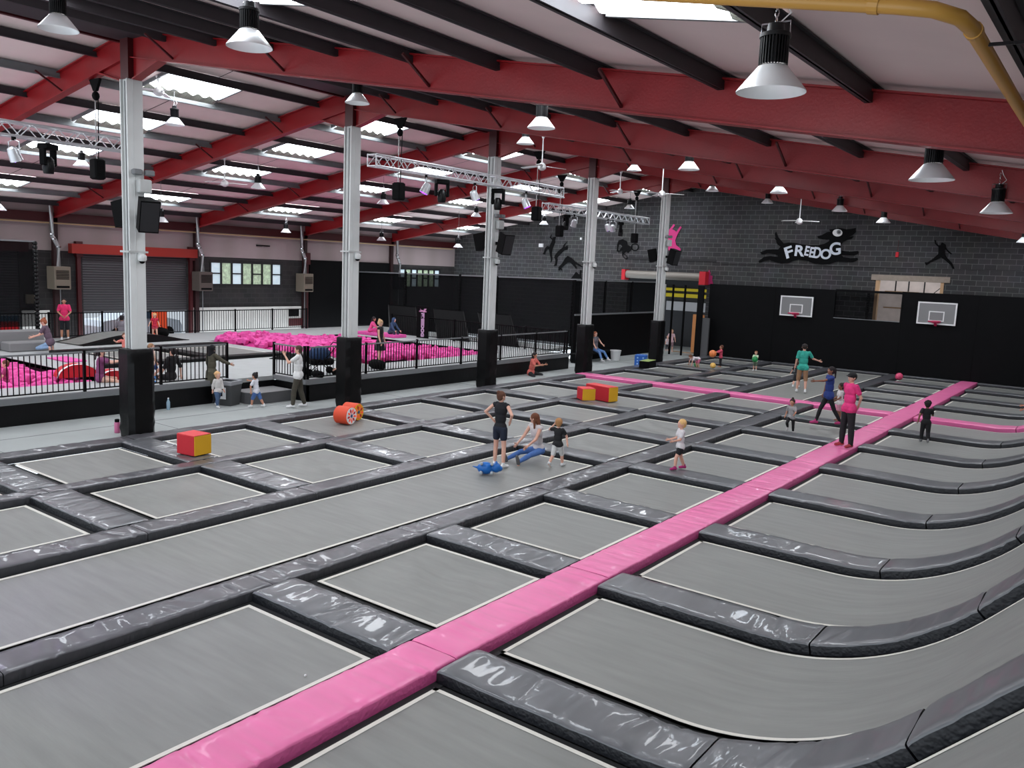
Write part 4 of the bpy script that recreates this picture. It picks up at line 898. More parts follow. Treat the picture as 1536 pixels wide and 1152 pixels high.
def fan(px, py, pos, rot, lb, blade=.75, rod=1.1):
    t = thing('ceiling_fan', lb, 'fan', pos, rot)
    MB().tube([(0, 0, .05), (0, 0, rod)], .018, 8).build('rod', wht_m, t); MB().lathe([(.02, .12), (.08, .08), (.12, .02), (.12, -.05), (.06, -.1), (.02, -.11)], 16).build('motor', wht_m, t, smooth=True)
    MB().lathe([(.03, rod-.12), (.07, rod)], 12).build('ceiling_cup', wht_m, t)
    for i in range(3):
        T = Matrix.Rotation(2*PI*i/3, 4, 'Z'); b = MB(); b.prism([T @ Vector(v) for v in ((.08, -.025, 0), (.25, -.07, .0), (blade, -.08, -.03), (blade, .08, -.01), (.25, .06, .02), (.08, .025, .02))], (0, 0, .008)); b.build('blade', wht_m, t)
for (px, py, Y, rot, lb, rod) in ((993, 291, 25.5, .3, 'white three-blade ceiling fan in front of the fifth column head', .75), (1199, 332, 31.0, 2.0, 'white three-blade ceiling fan in front of the dog sign tail', .75), (813, 250, 20.0, 1.0, 'white three-blade ceiling fan by the end of the first truss', 1.0), (337, 275, 16.5, .6, 'white three-blade ceiling fan under the second beam on the left slope', .9), (930, 287, 31.2, .5, 'white three-blade ceiling fan between the fourth and fifth columns', .75), (238, 137, 11.4, .2, 'white three-blade ceiling fan just right of the first column head', .6)):
    p = onY(Y, px, py); fan(px, py, p, rot, lb, .72, max(.35, min(1.6, rz_(p.x, .0)-p.z)))

# trusses with lights
def truss(x, y0, y1, z, lb):
    t = wthing('lighting_truss', lb, 'truss', (x, (y0+y1)/2, z)); w = .15
    cs = [(x-w, z), (x+w, z), (x-w, z-.27), (x+w, z-.27)]
    for (a, c) in cs: MB().tube([(a, y0, c), (a, y1, c)], .024, 8).build('chord', alu_m, t, smooth=True)
    b = MB(); n = int((y1-y0)/.25); st = (y1-y0)/n
    for i in range(n):
        ya, yb = y0+i*st, y0+(i+1)*st
        for q in (-1, 1):
            b.bar((x+q*w, ya, z if i % 2 else z-.27), (x+q*w, yb, z-.27 if i % 2 else z), .018); 
        b.bar((x-w if i % 2 else x+w, ya, z), (x+w if i % 2 else x-w, yb, z), .016); b.bar((x-w if i % 2 else x+w, ya, z-.27), (x+w if i % 2 else x-w, yb, z-.27), .016)
    for ye in (y0, y1):
        for (a, c) in (((x-w, z), (x+w, z)), ((x-w, z-.27), (x+w, z-.27)), ((x-w, z), (x-w, z-.27)), ((x+w, z), (x+w, z-.27))): b.bar((a[0], ye, a[1]), (c[0], ye, c[1]), .02)
    b.build('lattice', alu_m, t)
truss(-18.7, 5.4, 10.4, 6.48, 'silver lighting truss at the left edge in front of the first column'); truss(-15.5, 14.7, 23.0, 6.6, 'long silver lighting truss hanging between the second and fourth columns'); truss(-18.7, 26.8, 35.0, 6.5, 'far silver lighting truss behind the fourth column')
def par(x, y, z, rot, lb):
    t = thing('par_can_light', lb, 'stage light', (x, y, z), rot, 'purple stage lights'); T = Matrix.Rotation(R(25), 4, 'X')
    MB().lathe([(.04, .16), (.09, .13), (.11, .05), (.12, -.1), (.125, -.13)], 18, T=T).build('housing', alu_m, t, smooth=True)
    b = MB()
    for i in range(12): a = i*2.4; r_ = .028*math.sqrt(i+.5); b.ball(T @ Vector((r_*math.cos(a), r_*math.sin(a), -.125)), .018, 6)
    b.build('led_cluster', pur_m, t); MB().lathe([(.115, -.115), (.01, -.12)], 16, T=T).build('lens', mat('lens_purple', (90, 50, 170), .3, emit=.8) if 'lens_purple' not in MATS else MATS['lens_purple'], t)
    MB().tube([(-.14, 0, 0), (-.14, 0, .25), (0, 0, .3), (.14, 0, .25), (.14, 0, 0)], .012, 6).build('yoke', alu_m, t)
    MB().box(-.03, .03, -.03, .03, .28, .36).build('clamp', blackm_m, t)
def mover(x, y, z, rot, lb):
    t = thing('moving_head_light', lb, 'stage light', (x, y, z), rot, 'black moving head lights')
    MB().bbox(-.18, .18, -.13, .13, .28, .4, .02).build('base', blackm_m, t); [MB().bbox(a_, a_+.07, -.07, .07, -.05, .3, .02).build('yoke_arm', blackm_m, t) for a_ in (-.2, .13)]
    MB().lathe([(.06, .14), (.11, .08), (.12, -.1), (.1, -.2), (.095, -.21)], 16).build('head', black_m, t, smooth=True); MB().box(-.05, .05, -.02, .02, .4, .46).build('clamp', alu_m, t)
def chainbag(x, y, z, zt, lb):
    t = thing('chain_hoist', lb, 'hoist', (x, y, z), 0, 'chain hoists'); MB().bbox(-.14, .14, -.12, .12, -.22, .22, .03).build('chain_bag', blackm_m, t)
    MB().tube([(-.03, 0, .2), (-.03, 0, zt-z-.2)], .012, 5).build('lift_chain', silver_m, t); MB().tube([(.05, 0, .2), (.06, .02, zt-z-.35)], .012, 5).build('hand_chain', blackm_m, t)
    MB().ball((0, 0, zt-z-.3), .1, 12, (.8, .8, 1)).build('hoist_motor', blackm_m, t, smooth=True)
    MB().prism([(-.22, -.03, zt-z+.05), (.22, -.03, zt-z+.05), (.06, -.03, zt-z-.2), (-.06, -.03, zt-z-.2)], (0, .06, 0)).build('beam_clamp', blackm_m, t)
nmw = ['on the truss at the left edge', 'on the long middle truss', 'on the far truss']
for i, (tr, px, py, kind) in enumerate([(0, 21, 222, 'p'), (0, 72, 230, 'm'), (1, 639, 275, 'p'), (1, 663, 280, 'm'), (1, 712, 285, 'p'), (1, 747, 298, 'm'), (1, 789, 297, 'p'), (2, 849, 332, 'm'), (2, 861, 334, 'p'), (2, 912, 338, 'p'), (2, 919, 341, 'p'), (2, 931, 341, 'm')]):
    X = (-18.7, -15.5, -18.7)[tr]; zt = (6.21, 6.33, 6.23)[tr]; p = onX(X, px, py)
    pos = {2: 'first', 4: 'second', 6: 'third', 8: 'first', 9: 'second', 10: 'third', 0: 'only one', 1: 'only one', 3: 'left one', 5: 'right one', 7: 'left one', 11: 'right one'}[i]
    (par if kind == 'p' else mover)(X, p.y, zt-(.36 if kind == 'p' else .46), R([20, -60, 140, 60, -30][i % 5]), (f"silver stage light with purple leds, {pos} {nmw[tr]}" if kind == 'p' else f"black moving head stage light, {pos} {nmw[tr]}"))
for (x, y, z, lb) in ((-18.7, 9.55, 5.75, 'black chain bag and hoist hanging left of the first column'), (-15.5, 15.65, 5.8, 'black chain bag and hoist hanging at the left end of the long middle truss'), (-15.5, 21.75, 5.7, 'black chain bag and hoist hanging at the right end of the long middle truss'), (-18.7, 27.85, 5.5, 'black chain bag and hoist on the far truss behind the fourth column'), (-18.7, 33.95, 5.55, 'black chain bag and hoist at the right end of the far truss')):
    chainbag(x, y, z, rz_(x)-.45, lb)
# column fittings: loudspeakers, cameras, floodlights
def speaker(x, y, z, rz, tilt, lb, s=1.0):
    t = thing('loudspeaker', lb, 'loudspeaker', (x, y, z), rz); T = Matrix.Rotation(tilt, 4, 'X')
    b = MB(); b.prism([T @ Vector(v)*s for v in ((-.2, -.2, -.33), (.2, -.2, -.33), (.13, .2, -.33), (-.13, .2, -.33))], T @ Vector((0, 0, .66))*s); cab = b.build('cabinet', blackm_m, t)
    MB().prism([T @ Vector(v)*s for v in ((-.18, -.215, -.3), (.18, -.215, -.3), (.18, -.202, -.3), (-.18, -.202, -.3))], T @ Vector((0, 0, .6))*s).build('grille', mat('speaker_grille', (30, 30, 33), .6) if 'speaker_grille' not in MATS else MATS['speaker_grille'], cab)
    MB().box(-.04, .04, .15, .42, -.05, .05).build('bracket', blackm_m, t)
for ci, y in ((0, 9.55), (2, 21.75), (4, 33.95)):
    nm_ = ['first', '', 'third', '', 'fifth'][ci]
    speaker(XC+.55, y-.02, 4.76, R(78), R(16), f"black loudspeaker mounted on the right face of the {nm_} column"); speaker(XC-.5, y+.08, 4.8, R(-80), R(14), f"black loudspeaker mounted on the left side of the {nm_} column", .85)
    o = MB().bbox(XC+.15, XC+.3, y-.02, y+.26, 5.22, 5.5, .02).build('amplifier_box', whited_m, loc=(XC+.2, y, 5.3)); tag(o, f"white control box above the loudspeaker of the {nm_} column", 'box')
    t = wthing('twin_floodlight', f"small twin emergency floodlight on the {nm_} column", 'light', (XC+.2, y, 5.6)); 
    for dy in (-.02, .25): MB().bbox(XC+.15, XC+.27, y+dy-.1, y+dy+.1, 5.58, 5.7, .02).build('lamp_head', rail_m, t)
for y, z, s, lb in ((9.55, 3.85, 1, 'first'), (15.65, 4.1, 1, 'second'), (21.75, 4.15, .9, 'third'), (27.85, 4.2, 1, 'fourth'), (33.95, 4.2, .8, 'fifth')):
    t = wthing('dome_camera', f"white security camera with a dark lens on the {lb} column", 'camera', (XC+.2, y+.05, z))
    MB().lathe([(.06, .1), (.09, .06), (.09, -.02), (.07, -.05)], 12, (XC+.22, y+.05, z)).build('housing', white_m, t, smooth=True); MB().ball((XC+.22, y+.05, z-.04), .065, 10).build('lens_dome', blackm_m, t, smooth=True); MB().box(XC+.13, XC+.2, y+.0, y+.1, z+.02, z+.12).build('bracket', white_m, t)
    o = MB().box(XC-.17, XC+.17, y-.22, y+.22, z+.12, z+.16).build('cable_band', whited_m, loc=(XC, y, z)); tag(o, f"thin white band around the {lb} column above its camera", 'band')
# yellow pipe at the top right
t = wthing('gas_main_pipe', 'thick yellow pipe bending under the roof at the top right', 'pipe', (-1.0, 5.4, 5.47))
pts = [(-7.0, 5.4, 6.69), (-1.35, 5.4, 5.60), (-1.15, 5.43, 5.56), (-1.03, 5.55, 5.53), (-1.0, 5.75, 5.52), (-1.0, 9.3, 5.46)]
MB().tube(pts, .046, 14).build('pipe_run', ochre_m, t, smooth=True); b = MB()
b.tube([(-1.5, 5.4, 5.63), (-1.44, 5.4, 5.618)], .054, 14).build('pipe_collar', ochre_m, t); MB().tube([(-1.0, 5.8, 5.52), (-1.0, 5.86, 5.52)], .054, 14).build('pipe_collar', ochre_m, t)
MB().bar((-1.0, 6.1, 5.5), (-.4, 6.4, 5.55), .02).build('pipe_hanger', frame_m, t)
# ================================================================ PEOPLE
DG = None
def capsule(b, p0, p1, r0, r1, n=10):
    p0, p1 = Vector(p0), Vector(p1); b.ball(p0, r0, n); b.ball(p1, r1, n); b.tube([p0, p1], r0*.995, n, r1*.995); return b
def remeshed(b, vox, smooth=3):
    me = bpy.data.meshes.new('tmp'); me.from_pydata(b.v, [], b.f); me.update()
    o = bpy.data.objects.new('tmp', me); C.objects.link(o)
    m = o.modifiers.new('r', 'REMESH'); m.mode = 'VOXEL'; m.voxel_size = vox; m.use_smooth_shade = True
    s = o.modifiers.new('s', 'SMOOTH'); s.iterations = smooth; s.factor = .5
    dg = bpy.context.evaluated_depsgraph_get(); out = bpy.data.meshes.new_from_object(o.evaluated_get(dg))
    bpy.data.objects.remove(o); bpy.data.meshes.remove(me)
    r = MB(); r.v = [tuple(v.co) for v in out.vertices]; r.f = [tuple(p.vertices) for p in out.polygons]; r.m = [0]*len(r.f); bpy.data.meshes.remove(out); return r
skins = {'fair': mat('skin_fair', (224, 172, 150), .55), 'tan': mat('skin_tan', (196, 140, 112), .55), 'brown': mat('skin_brown', (140, 92, 70), .55)}
eyew_m = mat('eye_white', (235, 232, 228), .3); eyed_m = mat('eye_dark', (40, 30, 26), .3); lip_m = mat('lips', (176, 84, 80), .5)
CM = {}
def col(rgb, rough=.85):
    k = tuple(rgb)
    if k not in CM: CM[k] = mat('cloth_%d_%d_%d' % k, rgb, rough, var=.12, vscale=12, bump=.2, bscale=9)
    return CM[k]
def person(label, cat, loc, facing, H, arms=((0, 8, 10, 5), (0, 8, 10, 5)), legs=((0, 3, 0), (0, 3, 0)), lean=0, look=0, nod=0, child=0, skin='fair', shirt=None, bottom=None, shoes=None, hair=None, vox=None, zoff=0, name='person', ground=True, group=None):
    """arms: (upper_f, upper_a, fore_f, fore_a) right then left; legs: (thigh_f, thigh_a, shank_f). f forward degrees, a outward degrees"""
    k = H/1.72; hh = H/7.4*(1+.42*child); LEG = H*(.5-.06*child); TOR = H-LEG-hh*1.18; thl, shl = LEG*.48, LEG*.46
    sw = H*(.099-.002*child); hw = H*.052; lean = R(lean); vox = vox or max(.0085, .0105*k)
    d = lambda f, a, s: Vector((s*math.sin(R(a)), math.cos(R(a))*math.sin(R(f)), -math.cos(R(a))*math.cos(R(f))))
    Lv = Vector((0, math.sin(lean), math.cos(lean))); RL = Matrix.Rotation(-lean, 4, 'X')
    P = Vector((0, 0, 0)); NB = P+Lv*TOR; th = k*(1+.25*child)
    nk = Vector((0, math.sin(lean*.8), math.cos(lean*.8))); HC = NB + nk*(hh*.62)
    RH = Matrix.Rotation(-lean*.55-R(nod), 4, 'X') @ Matrix.Rotation(R(look), 4, 'Z') if True else None
    RH = Matrix.Rotation(R(look), 4, 'Z') @ Matrix.Rotation(-lean*.5-R(nod), 4, 'X')
    sh = [NB - Lv*.045*k + Vector((s*sw, 0, 0)) for s in (1, -1)]
    el = []; wr = []; hand = []
    for i, s in enumerate((1, -1)):
        uf, ua, ff, fa = arms[i]; e = sh[i]+d(uf, ua, s)*H*.165; w = e+d(ff, fa, s)*H*.14; el.append(e); wr.append(w); hand.append(d(ff, fa, s))
    hip = [P+Vector((s*hw, 0, -.03*k)) for s in (1, -1)]; kn = []; an = []; fd = []
    for i, s in enumerate((1, -1)):
        tf, ta, sf = legs[i]; kn.append(hip[i]+d(tf, ta, s)*thl); an.append(kn[i]+d(sf, ta*.5, s)*shl)
        fd.append(Vector((s*.12, 1, 0)).normalized() if abs(sf) < 40 else Vector((0, math.cos(R(sf)), math.sin(R(sf)))))
    r = lambda x: x*th
    wide = shirt and shirt[2] in ('loose', 'coat')
    def torso(b, g=0, lo=0, hi=1):
        if lo <= 0: b.ball(P+Lv*.03*k, 1, 14, (H*.088+g, H*.062+g, H*.075+g), RL)
        fl = .011*H if g and wide else 0
        b.ball(P+Lv*TOR*.42, 1, 14, (H*.075+g+fl, H*.055+g+fl*.6, TOR*.34+g), RL)
        if hi > .8: b.ball(P+Lv*TOR*.72, 1, 14, (sw*.88+g, H*.062+g, TOR*.32+g), RL); capsule(b, sh[0]-Lv*.01, sh[1]-Lv*.01, r(.048)+g, r(.048)+g)
    def thigh(b, i, g=0, to=1.0): e = hip[i].lerp(kn[i], to); capsule(b, hip[i]+Vector((0, 0, .01)), e, r(.078)+g, r(.078+(.052-.078)*to)+g)
    def shank(b, i, g=0, to=1.0):
        e = kn[i].lerp(an[i], to); mid = kn[i].lerp(an[i], .35); capsule(b, kn[i], mid, r(.05)+g, r(.052)+g); capsule(b, mid, e, r(.052)+g, r(.034)+g if to > .8 else r(.042)+g)
    # ---- body
    b = MB(); torso(b)
    b.tube([NB-Lv*.04*k, HC-nk*hh*.2], r(.050), 10); b.ball(NB-Lv*.02*k, r(.055), 10)
    HV = lambda x, y, z: HC + RH @ Vector((x*hh, y*hh, z*hh))
    b.ball(HV(0, -.01, .06), 1, 16, (hh*.375, hh*.43, hh*.42), RH); b.ball(HV(0, .10, -.22), 1, 12, (hh*.25, hh*.27, hh*.25), RH)
    b.ball(HV(0, .40, -.06), 1, 8, (hh*.055, hh*.09, hh*.10), RH); b.ball(HV(0, .34, -.33), 1, 8, (hh*.11, hh*.09, hh*.07), RH)
    for s in (1, -1): b.ball(HV(s*.385, -.02, -.02), 1, 8, (hh*.045, hh*.08, hh*.12), RH)
    for i in (0, 1):
        capsule(b, sh[i], el[i], r(.046), r(.036)); capsule(b, el[i], wr[i], r(.037), r(.024))
        pm = wr[i]+hand[i]*.045*k; capsule(b, wr[i], pm, r(.025), r(.034)); thigh(b, i); shank(b, i)
        capsule(b, an[i]+Vector((0, 0, -.015*k)), an[i]+fd[i]*.13*k+Vector((0, 0, -.035*k)), r(.036), r(.03)); b.ball(an[i]-fd[i]*.035*k+Vector((0, 0, -.03*k)), r(.035), 8)
    body = remeshed(b, vox)
    for i, s in enumerate((1, -1)):    # five separate fingers of different length, slightly curled
        hd = hand[i]; side = hd.cross(Vector((1, 0, 0))).normalized(); pal = wr[i]+hd*.075*k
        crl = hd.cross(side)*(-s)
        for q, (off, ln) in enumerate(((-.027, .062), (-.009, .075), (.009, .07), (.026, .055))):
            a = pal+side*off*k; m1 = a+hd*ln*.55*k; body.tube([a-hd*.03*k, m1, m1+(hd*.8+crl*.5)*ln*.45*k], .0085*th, 6, .006*th)
        a = wr[i]+hd*.03*k-side*.028*k; body.tube([a, a+(hd*.6-side*.7)*.035*k, a+(hd*1.3-side*.9)*.05*k], .0095*th, 6, .007*th)
    body.mi = 1
    for s in (1, -1): body.ball(HV(s*.145, .365, .02), hh*.052, 8, (1.15, .7, .8), RH)
    body.mi = 2
    for s in (1, -1): body.ball(HV(s*.145, .395, .02), hh*.028, 8, (1, .6, 1)); body.ball(HV(s*.15, .37, .115), hh*.05, 6, (1.3, .5, .3), RH)
    body.mi = 3; body.ball(HV(0, .385, -.245), hh*.06, 8, (1.4, .5, .45), RH)
    zmin = min(v[2] for v in body.v) if ground is True else 0
    if shoes or ground is True: zmin -= .012*k
    if ground == 'seat': zmin = min(hip[0].z, hip[1].z)-r(.085)
    dz = -zmin
    parts = [('body', body, [skins[skin], eyew_m, eyed_m, lip_m])]
    # ---- clothes
    g = .013*th
    if shirt:
        c, sl, kind = shirt; b = MB(); torso(b, g, 0 if kind != 'crop' else 1)
        if kind in ('loose', 'coat', 'dress'): b.ball(P+Lv*.03*k, 1, 14, (H*.102+g, H*.078+g, H*.085), RL); [b.ball(hip[i_]+Vector((0, 0, .02*k)), 1, 12, (H*.062+g, H*.066+g, H*.07), RL) for i_ in (0, 1)]
        if kind == 'coat':
            b.tube([P+Vector((0, 0, .05)), P+Vector((0, 0, -thl*.75))], H*.1, 14, H*.115)
        if kind == 'dress': b.tube([P+Vector((0, 0, .05)), P+Vector((0, 0, -thl*.7))], H*.085, 14, H*.125)
        for i in (0, 1):
            if kind == 'vest': capsule(b, sh[i].lerp(NB, .35), sh[i].lerp(NB, .2)-Lv*.05*k, r(.045)+g*.6, r(.05)+g*.6)
            elif sl > 0: capsule(b, sh[i], sh[i].lerp(el[i], min(1, sl)), r(.05)+g, r(.047)+g)
            if sl > 1: capsule(b, el[i], el[i].lerp(wr[i], sl-1), r(.042)+g, r(.032)+g)
        parts.append(('shirt' if kind not in ('coat', 'dress') else kind, remeshed(b, vox*1.1, 2), [col(c)]))
    if bottom:
        c, ln, kind = bottom; b = MB(); b.ball(P+Lv*.01*k, 1, 14, (H*.094+g*.5, H*.069+g*.5, H*.072), RL); gg = g*.7 if kind == 'tight' else g*1.5
        if kind == 'baggy': gg = g*1.8
        for i in (0, 1):
            thigh(b, i, gg, min(1, ln*1.0) if ln < 1 else 1)
            if ln > 1: shank(b, i, gg*.8 if kind != 'baggy' else gg, ln-1)
        parts.append(('shorts' if ln <= 1.1 else ('leggings' if kind == 'tight' else 'trousers'), remeshed(b, vox*1.1, 2), [col(c)]))
    if shoes:
        for i in (0, 1):
            b = MB(); f = fd[i]; A = an[i]+Vector((0, 0, -.022*k)) if abs(legs[i][2]) < 40 else an[i]
            capsule(b, A-f*.03*k, A+f*.06*k, r(.045), r(.045)); capsule(b, A+f*.06*k+Vector((0, 0, -.008*k)), A+f*.15*k+Vector((0, 0, -.016*k)), r(.043), r(.036)); capsule(b, an[i]+Vector((0, 0, .05*k)) if abs(legs[i][2]) < 40 else an[i], A, r(.04), r(.043))
            parts.append(('shoe', remeshed(b, vox, 2), [col(shoes)]))
    if hair:
        c, st = hair; b = MB()
        e = (hh*.42, hh*.455, hh*.44)
        if st != 'cap' or True: b.ball(HV(0, -.07, .12), 1, 16, e, RH)
        if st in ('short', 'long', 'pony', 'bun', 'curly', 'puff'): b.ball(HV(0, -.20, -.08), 1, 12, (hh*.37, hh*.28, hh*.36), RH)
        if st == 'long':
            for s in (1, -1): capsule(b, HV(s*.27, -.1, .05), HV(s*.30, -.02, -.9), hh*.13, hh*.09)
            capsule(b, HV(0, -.3, .1), HV(0, -.42, -1.0), hh*.24, hh*.16)
        if st == 'pony': b.ball(HV(0, -.5, .2), hh*.14, 10); capsule(b, HV(0, -.55, .15), HV(0, -.62, -.9), hh*.15, hh*.07)
        if st == 'bun': b.ball(HV(0, -.38, .42), hh*.19, 12)
        if st == 'puff': b.ball(HV(0, -.15, .58), hh*.19, 12)
        if st == 'curly':
            rr = random.Random(5)
            for q in range(26):
                a, z = rr.uniform(0, 6.28), rr.uniform(-.1, 1); rad = math.sqrt(1-min(.98, z*z)); b.ball(HV(.42*rad*math.cos(a), -.1+.42*rad*math.sin(a)*.9-.04, .12+.42*z), hh*.09, 6)
        if st == 'hood':
            b.ball(HV(0, -.08, .05), 1, 14, (hh*.47, hh*.47, hh*.5), RH); capsule(b, HV(0, -.15, -.3), NB-Lv*.05*k, hh*.4, hh*.5)
        if st == 'cap':
            parts.append(('hair', remeshed(b, vox, 2), [col((50, 38, 32))])); b = MB(); b.ball(HV(0, -.03, .2), 1, 16, (hh*.44, hh*.48, hh*.36), RH); b.ball(HV(0, .42, .2), 1, 12, (hh*.3, hh*.26, hh*.05), RH)
        parts.append(('hair' if st not in ('cap', 'hood') else ('cap' if st == 'cap' else 'headscarf'), remeshed(b, vox, 2), [col(c)]))
    fx, fy = facing; rz = math.atan2(-fx, fy)
    t = thing(name, label, cat, (loc[0], loc[1], loc[2]+zoff), rz, group)
    for nm, mb, ms in parts:
        mb.v = [(v[0], v[1], v[2]+dz) for v in mb.v]
        o = mb.build(nm, ms, t, smooth='full', fix=False)
    return t
RIGHT, LEFT = (.8, .6), (-.8, -.6)
def tocam(p): l = math.hypot(p[0], p[1]); return (-p[0]/l, -p[1]/l)
def mixd(a, c, t): x = a[0]*(1-t)+c[0]*t; y = a[1]*(1-t)+c[1]*t; l = math.hypot(x, y); return (x/l, y/l)
def away(p): a = tocam(p); return (-a[0], -a[1])
g_ = gnd
PE = 'person'
p = g_(748, 701); person('woman standing with hands on hips in a black camisole and navy shorts', PE, p, mixd(away(p), RIGHT, .4), 1.52, arms=((-25, 42, 35, -30), (-25, 42, 35, -30)), legs=((0, 4, -3), (3, 4, 0)), look=-25, shirt=((22, 22, 28), 0, 'vest'), bottom=((26, 34, 52), .45, 'x'), shoes=(232, 232, 232), hair=((92, 58, 42), 'bun'))
p = g_(808, 681, .12); person('long-haired woman sitting on the pad edge in a white vest and blue jeans', PE, p, mixd(LEFT, tocam(p), .45), 1.62, arms=((32, 8, 55, -8), (32, 8, 55, -8)), legs=((86, 10, 70), (86, 14, 74)), lean=14, look=-60, shirt=((214, 206, 206), 0, 'vest'), bottom=((74, 112, 176), 1.95, 'tight'), shoes=(92, 92, 94), hair=((112, 66, 44), 'long'), ground='seat')
p = g_(835, 700); person('small boy in a black shirt and white shorts, hand to his hair', PE, p, mixd(away(p), RIGHT, .35), 1.0, arms=((30, 20, -12, 15), (60, 60, 150, -30)), legs=((22, 3, 8), (-18, 3, -42)), look=20, child=.9, shirt=((28, 28, 30), .55, 'loose'), bottom=((206, 206, 204), .95, 'x'), shoes=(226, 226, 226), hair=((176, 128, 84), 'short'))
p = g_(1018, 704, .12); person('small blonde girl walking left in a white shirt, black shorts and pink socks', PE, p, mixd(LEFT, tocam(p), .15), 1.02, arms=((18, 6, 75, 5), (22, 8, 80, 5)), legs=((-14, 3, -24), (26, 3, 4)), child=.9, shirt=((218, 214, 216), .6, 'loose'), bottom=((24, 24, 28), .5, 'x'), shoes=(176, 44, 112), hair=((226, 184, 120), 'short'))
p = g_(1185, 650); person('small girl running in a grey shirt and black leggings with a topknot', PE, p, mixd(LEFT, tocam(p), .75), .9, arms=((-22, 18, 12, 12), (35, 16, 70, 0)), legs=((52, 4, -42), (-4, 3, -10)), lean=6, child=1, skin='tan', shirt=((158, 156, 156), .7, 'loose'), bottom=((24, 22, 26), 1.95, 'tight'), shoes=(200, 196, 196), hair=((48, 30, 26), 'puff'))
p = g_(1239, 637, .12); person('woman in a blue top and black leggings walking with one arm raised', PE, p, LEFT, 1.6, arms=((5, 10, 8, 5), (72, 8, 86, 0)), legs=((24, 3, 14), (-22, 3, -32)), look=0, skin='brown', shirt=((32, 54, 120), .5, 'loose'), bottom=((20, 20, 24), 1.97, 'tight'), shoes=(190, 60, 120), hair=((30, 22, 24), 'pony'))
p = g_(1257, 632, .12); person('small girl in a white shirt and pink shorts behind the capped man', PE, p, LEFT, 1.06, arms=((10, 10, 60, 5), (20, 10, 60, 0)), child=.85, skin='brown', shirt=((222, 216, 216), .6, 'loose'), bottom=((220, 150, 170), .7, 'x'), hair=((44, 32, 30), 'bun'))
p = g_(1268, 670, .13); person('man in a pink shirt and black cap standing on the pink strip', PE, p, mixd(LEFT, tocam(p), .3), 1.73, arms=((-22, 14, -18, -32), (-22, 14, -18, -32)), legs=((2, 4, 0), (-2, 4, -2)), shirt=((226, 56, 124), .6, 'loose'), bottom=((32, 30, 34), 1.97, 'baggy'), shoes=(170, 60, 70), hair=((18, 18, 20), 'cap'))
p = g_(1201, 589); person('man in a teal shirt and khaki shorts walking away on the far runway', PE, p, away(p), 1.72, arms=((30, 30, 60, 55), (-6, 12, 14, 8)), legs=((4, 5, -12), (8, 5, 2)), shirt=((52, 168, 150), .7, 'loose'), bottom=((158, 122, 92), .98, 'baggy'), shoes=(226, 226, 226), hair=((38, 34, 34), 'cap'))
p = g_(1194, 581); person('small child mostly hidden in front of the man in teal', PE, p, away(p), 1.0, arms=((40, 45, 60, 40), (20, 30, 30, 20)), legs=((20, 8, -10), (-10, 12, -30)), child=.9, shirt=((40, 40, 44), .7, 'loose'), bottom=((34, 34, 38), .9, 'x'), shoes=(226, 226, 226), hair=((60, 44, 34), 'short'))
p = g_(1386, 663); person('small boy in black running across the curved trampoline bed', PE, p, mixd(away(p), LEFT, .12), 1.06, arms=((35, 18, 80, 5), (-38, 22, -10, 10)), legs=((-10, 2, -26), (14, 3, -4)), lean=10, child=.85, skin='brown', shirt=((26, 26, 28), .6, 'loose'), bottom=((22, 22, 25), 1.95, 'x'), shoes=(120, 120, 122), hair=((30, 24, 24), 'curly'))
p = g_(1132, 556); person('small child in a pale green shirt holding a green ball', PE, p, mixd(tocam(p), LEFT, .2), .84, arms=((50, 10, 95, -35), (50, 10, 95, -35)), child=1, shirt=((196, 220, 186), .6, 'loose'), bottom=((96, 108, 92), .8, 'x'), shoes=(220, 220, 220), hair=((140, 92, 62), 'short'))
tag(MB().ball((0, 0, 0), .13, 20).build('play_ball', mat('ball_green', (34, 140, 76), .4), smooth='full'), 'green ball held by the child in the pale green shirt', 'ball').location = Vector(p)+Vector((tocam(p)[0]*.26-.03, tocam(p)[1]*.26, .52))
p = g_(1080, 551, .1); person('small child in a pink top and black leggings holding an orange ball', PE, p, LEFT, .94, arms=((60, 8, 88, -20), (60, 8, 88, -20)), child=1, skin='tan', shirt=((196, 70, 96), 1.2, 'loose'), bottom=((26, 24, 28), 1.9, 'tight'), hair=((90, 52, 36), 'short'))
tag(MB().ball((0, 0, 0), .16, 20).build('play_ball', mat('ball_orange', (238, 136, 74), .4), smooth='full'), 'orange ball held by the child in the pink top', 'ball').location = Vector(p)+Vector((LEFT[0]*.36, LEFT[1]*.36, .58))
p = g_(1047, 553, .0); person('small child in a white top and pink shorts bending down over a green ball', PE, p, mixd(LEFT, tocam(p), .3), .95, arms=((35, 6, 10, 0), (35, 6, 10, 0)), legs=((20, 6, -20), (20, 6, -20)), lean=82, child=1, shirt=((224, 214, 218), .6, 'loose'), bottom=((206, 110, 136), .8, 'x'), hair=((120, 78, 54), 'short'))
q = g_(1045, 548, .1); tag(MB().ball((0, 0, 0), .12, 20).build('play_ball', MATS['ball_green'], smooth='full'), 'green ball on the bed under the bending child', 'ball').location = (q.x, q.y, .13)
q = g_(1069, 553, .1); tag(MB().ball((0, 0, 0), .12, 20).build('play_ball', mat('ball_yellow', (236, 190, 100), .4), smooth='full'), 'pale orange ball resting on the pad near the child in pink', 'ball').location = (q.x, q.y, .235)
q = g_(1348, 571, .1); tag(MB().ball((0, 0, 0), .15, 24).build('play_ball', mat('ball_pink', (224, 80, 120), .4), smooth='full'), 'pink ball at the foot of the black wall beyond the runway', 'ball').location = (q.x, q.y, .27)
